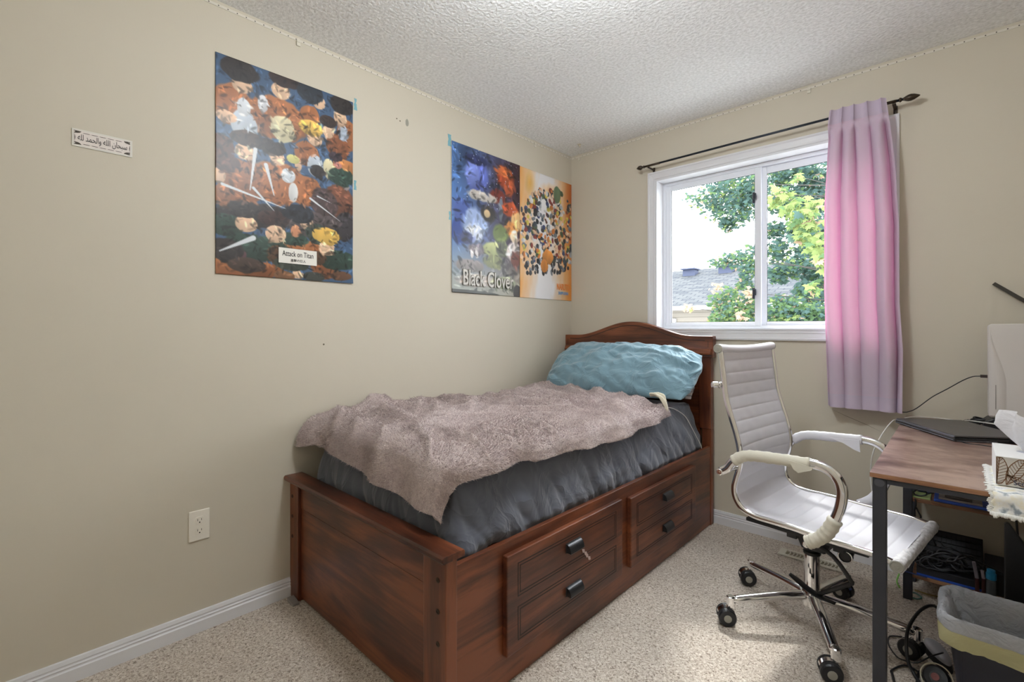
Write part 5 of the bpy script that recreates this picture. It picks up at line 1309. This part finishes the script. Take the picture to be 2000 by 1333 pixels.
# ------------------------------------------------------------------ floor clutter
fv = thing('floor_vent', 'cream louvred floor vent in the carpet below the window', 'vent', (1.58, -.155, 0))
vm = mat('cream_vent_enamel', srgb(214, 210, 196), .4)
bm = bmesh.new(); VX0, VX1, VY0, VY1 = 1.438, 1.722, -.198, -.112
n = 15; x0, x1 = VX0+.030, VX1-.030
box(bm, VX0, x0, VY0, VY1, .001, .009); box(bm, x1, VX1, VY0, VY1, .001, .009)
box(bm, x0, x1, VY0, VY0+.018, .001, .009); box(bm, x0, x1, VY1-.018, VY1, .001, .009)
link('vent_frame', bm, vm, fv, bevel=.002)
for k in range(1, n):
    x = x0+(x1-x0)*k/n
    link('louvre', T([(x, VY0+.018, .006), (x+.005, (VY0+VY1)/2, .006), (x, VY1-.018, .006)], .0028, ry=.0028, n=6, sub=4), vm, fv, smooth=True)
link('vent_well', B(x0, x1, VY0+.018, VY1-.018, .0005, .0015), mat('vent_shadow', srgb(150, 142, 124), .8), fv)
tag(link('power_cable', T([(2.075, -.43, .008), (2.060, -.44, .07), (2.041, -.50, .105), (2.018, -.60, .125), (2.002, -.71, .136), (1.990, -.795, .125), (1.989, -.835, .090), (1.994, -.850, .050), (2.006, -.850, .022), (2.026, -.880, .008), (2.050, -.915, .007)], .0052, n=10), M['black_plastic'], None, smooth=True), 'thick black cable arching over the carpet between desk leg and bin', 'cable')
tag(link('thin_cable', T([(1.978, -.604, .004), (1.950, -.618, .004), (1.930, -.636, .004), (1.926, -.665, .004), (1.933, -.710, .004), (1.960, -.765, .005), (1.992, -.815, .030), (2.020, -.866, .066), (2.050, -.806, .070), (2.078, -.735, .060)], .0024, n=8), M['black_plastic'], None, smooth=True), 'thin black cable in a square bend on the carpet beside the near desk leg', 'cable')
tag(link('flat_cable', T([(1.968, -.945, .005), (1.956, -.885, .005), (1.953, -.862, .006), (1.975, -.812, .006), (1.995, -.800, .006), (2.020, -.815, .006), (2.040, -.85, .006)], .0045, ry=.003, n=8), M['black_plastic'], None, smooth=True), 'black cable with a bent end lying nearest the camera on the carpet', 'cable')
tag(link('short_cable', T([(2.022, -.800, .004), (2.018, -.83, .004), (2.018, -.88, .004), (2.020, -.95, .004)], .0038, n=8), M['black_plastic'], None, smooth=True), 'short black cable running toward the camera beside the bin', 'cable')
ms = thing('computer_mouse', 'grey and black hand sized device on the carpet beside the bin', 'mouse', (2.06, -.63, 0))
gm = mat('warm_grey_plastic', srgb(150, 148, 152), .4)
def msh(sc, zt, z0):
    def f(u, v):
        a = 2*PI*u; ph = v*PI/2
        l = .086*math.cos(ph)*sc; w = .030*math.cos(ph)*sc*(1-.18*math.cos(a))
        X, Y = l*math.cos(a)*1.0, w*math.sin(a)
        an = R(-68); return Vector((2.064+X*math.cos(an)-Y*math.sin(an), -.665+X*math.sin(an)+Y*math.cos(an), z0+zt*math.sin(ph)))
    return f
bm = bmesh.new(); grid(bm, 36, 12, msh(1, .030, .001), closed_u=True); link('mouse_base', bm, M['black_plastic'], ms, smooth=True)
bm = bmesh.new(); grid(bm, 36, 12, msh(.90, .016, .022), closed_u=True); link('mouse_shell', bm, gm, ms, smooth=True)
hp = thing('headphones', 'black ear cup with a cream rim and red centre lying beside the bin', 'headphones', (2.07, -.85, 0))
c = (2.066, -.852, .030); ax = (-.25, -.75, .6)
link('ear_cup', L([(.020, -.022), (.034, -.012), (.036, .006), (.030, .012), (.016, .014), (.001, .014)], c, ax, 30), M['black_plastic'], hp, smooth=False)
cc = Vector(c)+Vector(ax).normalized()*.004; a0 = Vector(ax).normalized().orthogonal(); b0 = Vector(ax).normalized().cross(a0)
link('cup_rim', tube(bmesh.new(), [cc+(a0*math.cos(q*2*PI/30)+b0*math.sin(q*2*PI/30))*.0365 for q in range(30)], .0022, n=8, sub=1, closed=True), mat('cream_rim', srgb(206, 198, 176), .5), hp, smooth=True)
link('cup_centre', lathe(bmesh.new(), [(.010, .0142), (.011, .0165), (.004, .0170), (.001, .0168)], c, ax, 20), mat('dull_red_dot', srgb(120, 60, 56), .5), hp)

# ------------------------------------------------------------------ outside
GZ = -2.9
struct(link('ground', B(-30, 20, .2, 40, GZ-.2, GZ), mat('pale_bounce_ground', srgb(176, 176, 172), .9, var=.1, vscale=2)))  # unseen ground made pale so it bounces daylight up to the ceiling
hs = thing('neighbour_house', 'neighbouring house with pale grey shingle roof and beige siding outside the window', 'house', (-2, 10, GZ))
def siding():
    m, t, b = nt('beige_siding'); tc = t.nodes.new('ShaderNodeTexCoord'); sx = t.nodes.new('ShaderNodeSeparateXYZ'); t.links.new(tc.outputs['Object'], sx.inputs[0])
    dv = t.nodes.new('ShaderNodeMath'); dv.operation = 'DIVIDE'; dv.inputs[1].default_value = .11; t.links.new(sx.outputs[2], dv.inputs[0])
    fr = t.nodes.new('ShaderNodeMath'); fr.operation = 'FRACT'; t.links.new(dv.outputs[0], fr.inputs[0])
    r = t.nodes.new('ShaderNodeValToRGB'); r.color_ramp.elements[0].position = 0; r.color_ramp.elements[0].color = srgb(88, 83, 78); r.color_ramp.elements[1].position = .14; r.color_ramp.elements[1].color = srgb(132, 126, 118)
    t.links.new(fr.outputs[0], r.inputs[0]); t.links.new(r.outputs[0], b.inputs['Base Color']); b.inputs['Roughness'].default_value = .7; b.inputs['Specular IOR Level'].default_value = .05; return m
def shingle():
    m, t, b = nt('grey_shingles'); tc = t.nodes.new('ShaderNodeTexCoord'); br = t.nodes.new('ShaderNodeTexBrick')
    t.links.new(tc.outputs['Object'], br.inputs['Vector']); br.inputs['Scale'].default_value = 1; br.inputs['Brick Width'].default_value = .30; br.inputs['Row Height'].default_value = .14; br.inputs['Mortar Size'].default_value = .012
    br.inputs['Color1'].default_value = srgb(84, 85, 86); br.inputs['Color2'].default_value = srgb(68, 70, 74); br.inputs['Mortar'].default_value = srgb(54, 57, 63)
    t.links.new(br.outputs['Color'], b.inputs['Base Color']); b.inputs['Specular IOR Level'].default_value = .0; b.inputs['Roughness'].default_value = 1; return m
link('wall', B(-9, 6.5, 8.3, 15, GZ, 1.62), siding(), hs)
bm = prism(bmesh.new(), [(7.85, 1.60), (7.85, 1.66), (12.0, 3.02), (16.2, 1.66), (16.2, 1.60)], lambda a, b, d: Vector((d, a, b)), -9.6, 7.2)
link('roof', bm, shingle(), hs)
link('gutter', B(-9.6, 7.2, 7.74, 7.849, 1.585, 1.68), mat('white_gutter', srgb(190, 190, 192), .5), hs, bevel=.01)
wf = mat('white_house_trim', srgb(200, 200, 204), .5); wg = mat('house_window_glass', srgb(130, 150, 160), .1)
for x0, x1 in ((-3.95, -2.92), (.20, .95)):
    w_ = link('window', ring(bmesh.new(), x0, x1, .45, 1.40, .08, 8.24, 8.299), wf, hs)
    link('pane', B(x0+.08, x1-.08, 8.27, 8.28, .53, 1.32), wg, w_)
vmx = mat('dark_blue_vent', srgb(50, 58, 84), .6)
for x in (-4.0, -2.95):
    link('roof_vent', box(B(x, x+.36, 11.15, 11.45, 2.70, 2.93), x-.04, x+.40, 11.05, 11.5, 2.931, 2.97), vmx, hs)

# maple tree
tree = thing('maple_tree', 'leafy maple tree right outside the window with a sunlit yellow green painted into its near leaves', 'tree', (2.2, 5.2, GZ))
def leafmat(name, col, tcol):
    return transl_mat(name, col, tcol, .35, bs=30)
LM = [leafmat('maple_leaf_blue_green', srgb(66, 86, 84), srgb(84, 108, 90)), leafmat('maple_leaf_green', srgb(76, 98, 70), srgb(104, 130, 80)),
      leafmat('maple_leaf_sunlit_lime', srgb(112, 126, 80), srgb(136, 150, 92)), leafmat('maple_leaf_blush', srgb(150, 130, 112), srgb(160, 132, 112))]  # sunlit look is put into the lime colour, haze into the blue green
bark = mat('grey_brown_bark', srgb(56, 52, 48), .9, bump=.5, bscale=20)
lobes = []
for a, r_ in ((-90, .10), (-128, .42), (-158, .34), (-172, .62), (168, .95), (150, .52), (132, .60), (118, .80), (104, .62), (90, 1.15), (76, .62), (62, .80), (48, .60), (30, .52), (12, .95), (-8, .62), (-22, .34), (-52, .42)):
    lobes.append((r_*math.cos(R(a)), r_*math.sin(R(a))))
rl = random.Random(11)
lb = bmesh.new()
def leaf(bm, p, size, mi):
    n_ = Vector((rl.gauss(0, .5), -rl.uniform(.3, 1), rl.uniform(-.1, 1))).normalized()
    dn = Vector((rl.gauss(0, .45), -.25, -1)).normalized(); y_ = (dn-n_*dn.dot(n_)).normalized(); x_ = y_.cross(n_)
    cup = rl.uniform(.05, .25)
    c = bm.verts.new(p); vs = []
    for a, b in lobes:
        a *= .62; b *= .62
        vs.append(bm.verts.new(p+(x_*a+y_*b-n_*cup*(a*a+b*b))*size))
    for i in range(len(vs)):
        bm.faces.new([c, vs[i], vs[(i+1) % len(vs)]]).material_index = mi
CL = []   # px, py, radius px, depth y, count, size, weights
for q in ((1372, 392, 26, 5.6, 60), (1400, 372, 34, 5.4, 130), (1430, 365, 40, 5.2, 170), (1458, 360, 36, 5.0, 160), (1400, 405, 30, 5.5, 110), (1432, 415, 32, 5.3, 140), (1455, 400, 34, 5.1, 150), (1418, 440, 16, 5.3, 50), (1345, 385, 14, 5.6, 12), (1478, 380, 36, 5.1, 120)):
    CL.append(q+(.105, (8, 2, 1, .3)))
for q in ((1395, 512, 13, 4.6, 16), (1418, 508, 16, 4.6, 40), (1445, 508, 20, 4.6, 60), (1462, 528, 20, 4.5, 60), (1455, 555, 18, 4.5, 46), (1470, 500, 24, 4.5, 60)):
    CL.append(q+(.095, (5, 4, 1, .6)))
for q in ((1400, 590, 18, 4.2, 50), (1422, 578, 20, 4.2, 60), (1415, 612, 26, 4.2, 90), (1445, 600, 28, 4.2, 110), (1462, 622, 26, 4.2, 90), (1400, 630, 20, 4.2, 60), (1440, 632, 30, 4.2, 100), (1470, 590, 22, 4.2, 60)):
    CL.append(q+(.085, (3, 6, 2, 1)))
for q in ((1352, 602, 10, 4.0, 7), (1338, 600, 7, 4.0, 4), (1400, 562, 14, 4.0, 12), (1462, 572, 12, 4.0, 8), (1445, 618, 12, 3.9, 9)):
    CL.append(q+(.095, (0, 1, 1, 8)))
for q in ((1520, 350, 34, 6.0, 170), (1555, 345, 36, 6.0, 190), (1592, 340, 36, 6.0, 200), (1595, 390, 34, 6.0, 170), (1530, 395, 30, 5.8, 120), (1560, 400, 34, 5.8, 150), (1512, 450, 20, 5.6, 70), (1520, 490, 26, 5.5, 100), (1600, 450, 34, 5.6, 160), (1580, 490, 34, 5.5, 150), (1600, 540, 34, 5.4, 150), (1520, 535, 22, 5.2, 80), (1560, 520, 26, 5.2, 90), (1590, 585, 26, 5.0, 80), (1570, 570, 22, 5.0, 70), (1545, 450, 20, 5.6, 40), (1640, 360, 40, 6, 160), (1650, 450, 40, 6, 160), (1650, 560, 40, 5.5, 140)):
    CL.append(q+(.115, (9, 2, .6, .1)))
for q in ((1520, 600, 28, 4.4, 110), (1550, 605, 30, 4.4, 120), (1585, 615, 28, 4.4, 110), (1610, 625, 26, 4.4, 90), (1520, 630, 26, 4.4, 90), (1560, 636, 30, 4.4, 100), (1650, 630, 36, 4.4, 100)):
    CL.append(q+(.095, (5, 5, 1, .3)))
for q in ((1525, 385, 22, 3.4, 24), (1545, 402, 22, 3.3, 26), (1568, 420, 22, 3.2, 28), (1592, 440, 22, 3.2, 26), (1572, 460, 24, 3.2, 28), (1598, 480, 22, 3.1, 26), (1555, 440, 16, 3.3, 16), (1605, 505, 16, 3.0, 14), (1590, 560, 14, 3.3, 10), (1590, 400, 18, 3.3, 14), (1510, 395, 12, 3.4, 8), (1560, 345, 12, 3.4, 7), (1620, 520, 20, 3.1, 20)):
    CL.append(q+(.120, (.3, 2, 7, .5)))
ends = []
for px, py, rp, y, cnt, sz, wt in CL:
    c = pix(px, py, y); depth = (c.x-CX)*math.sin(YAW)+(c.y-CY)*math.cos(YAW); rad = rp*depth/FPX
    ends.append((c, rad))
    for _ in range(int(cnt*(2.2 if y > 3.9 else 1.3))):
        d = Vector((rl.gauss(0, 1), rl.gauss(0, 1), rl.gauss(0, 1))).normalized()*rad*rl.random()**.45
        d.y *= 1.3
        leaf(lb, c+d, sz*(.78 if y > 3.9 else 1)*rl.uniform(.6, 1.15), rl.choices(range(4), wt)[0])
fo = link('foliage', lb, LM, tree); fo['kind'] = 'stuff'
trunk = [Vector((2.6, 5.6, GZ)), Vector((2.55, 5.5, -1)), Vector((2.5, 5.4, .8)), Vector((2.45, 5.4, 2.4)), Vector((2.3, 5.5, 4.2))]
link('trunk', T(trunk, .16, n=16, sub=6, rfn=lambda t: 1-.55*t), bark, tree, smooth=True)
hubs = [Vector((2.5, 5.4, .9)), Vector((2.47, 5.4, 1.6)), Vector((2.42, 5.4, 2.4)), Vector((2.38, 5.45, 3.2))]
for c, rad in ends[::3]:
    h_ = min(hubs, key=lambda h: abs(h.z-(c.z-.3)))
    mid = h_.lerp(c, .5)+Vector((.1, .35, -.15+.2*rl.random()))
    link('branch', T([h_, mid, c], .017, n=8, sub=6, rfn=lambda t: 1-.82*t), bark, tree, smooth=True)
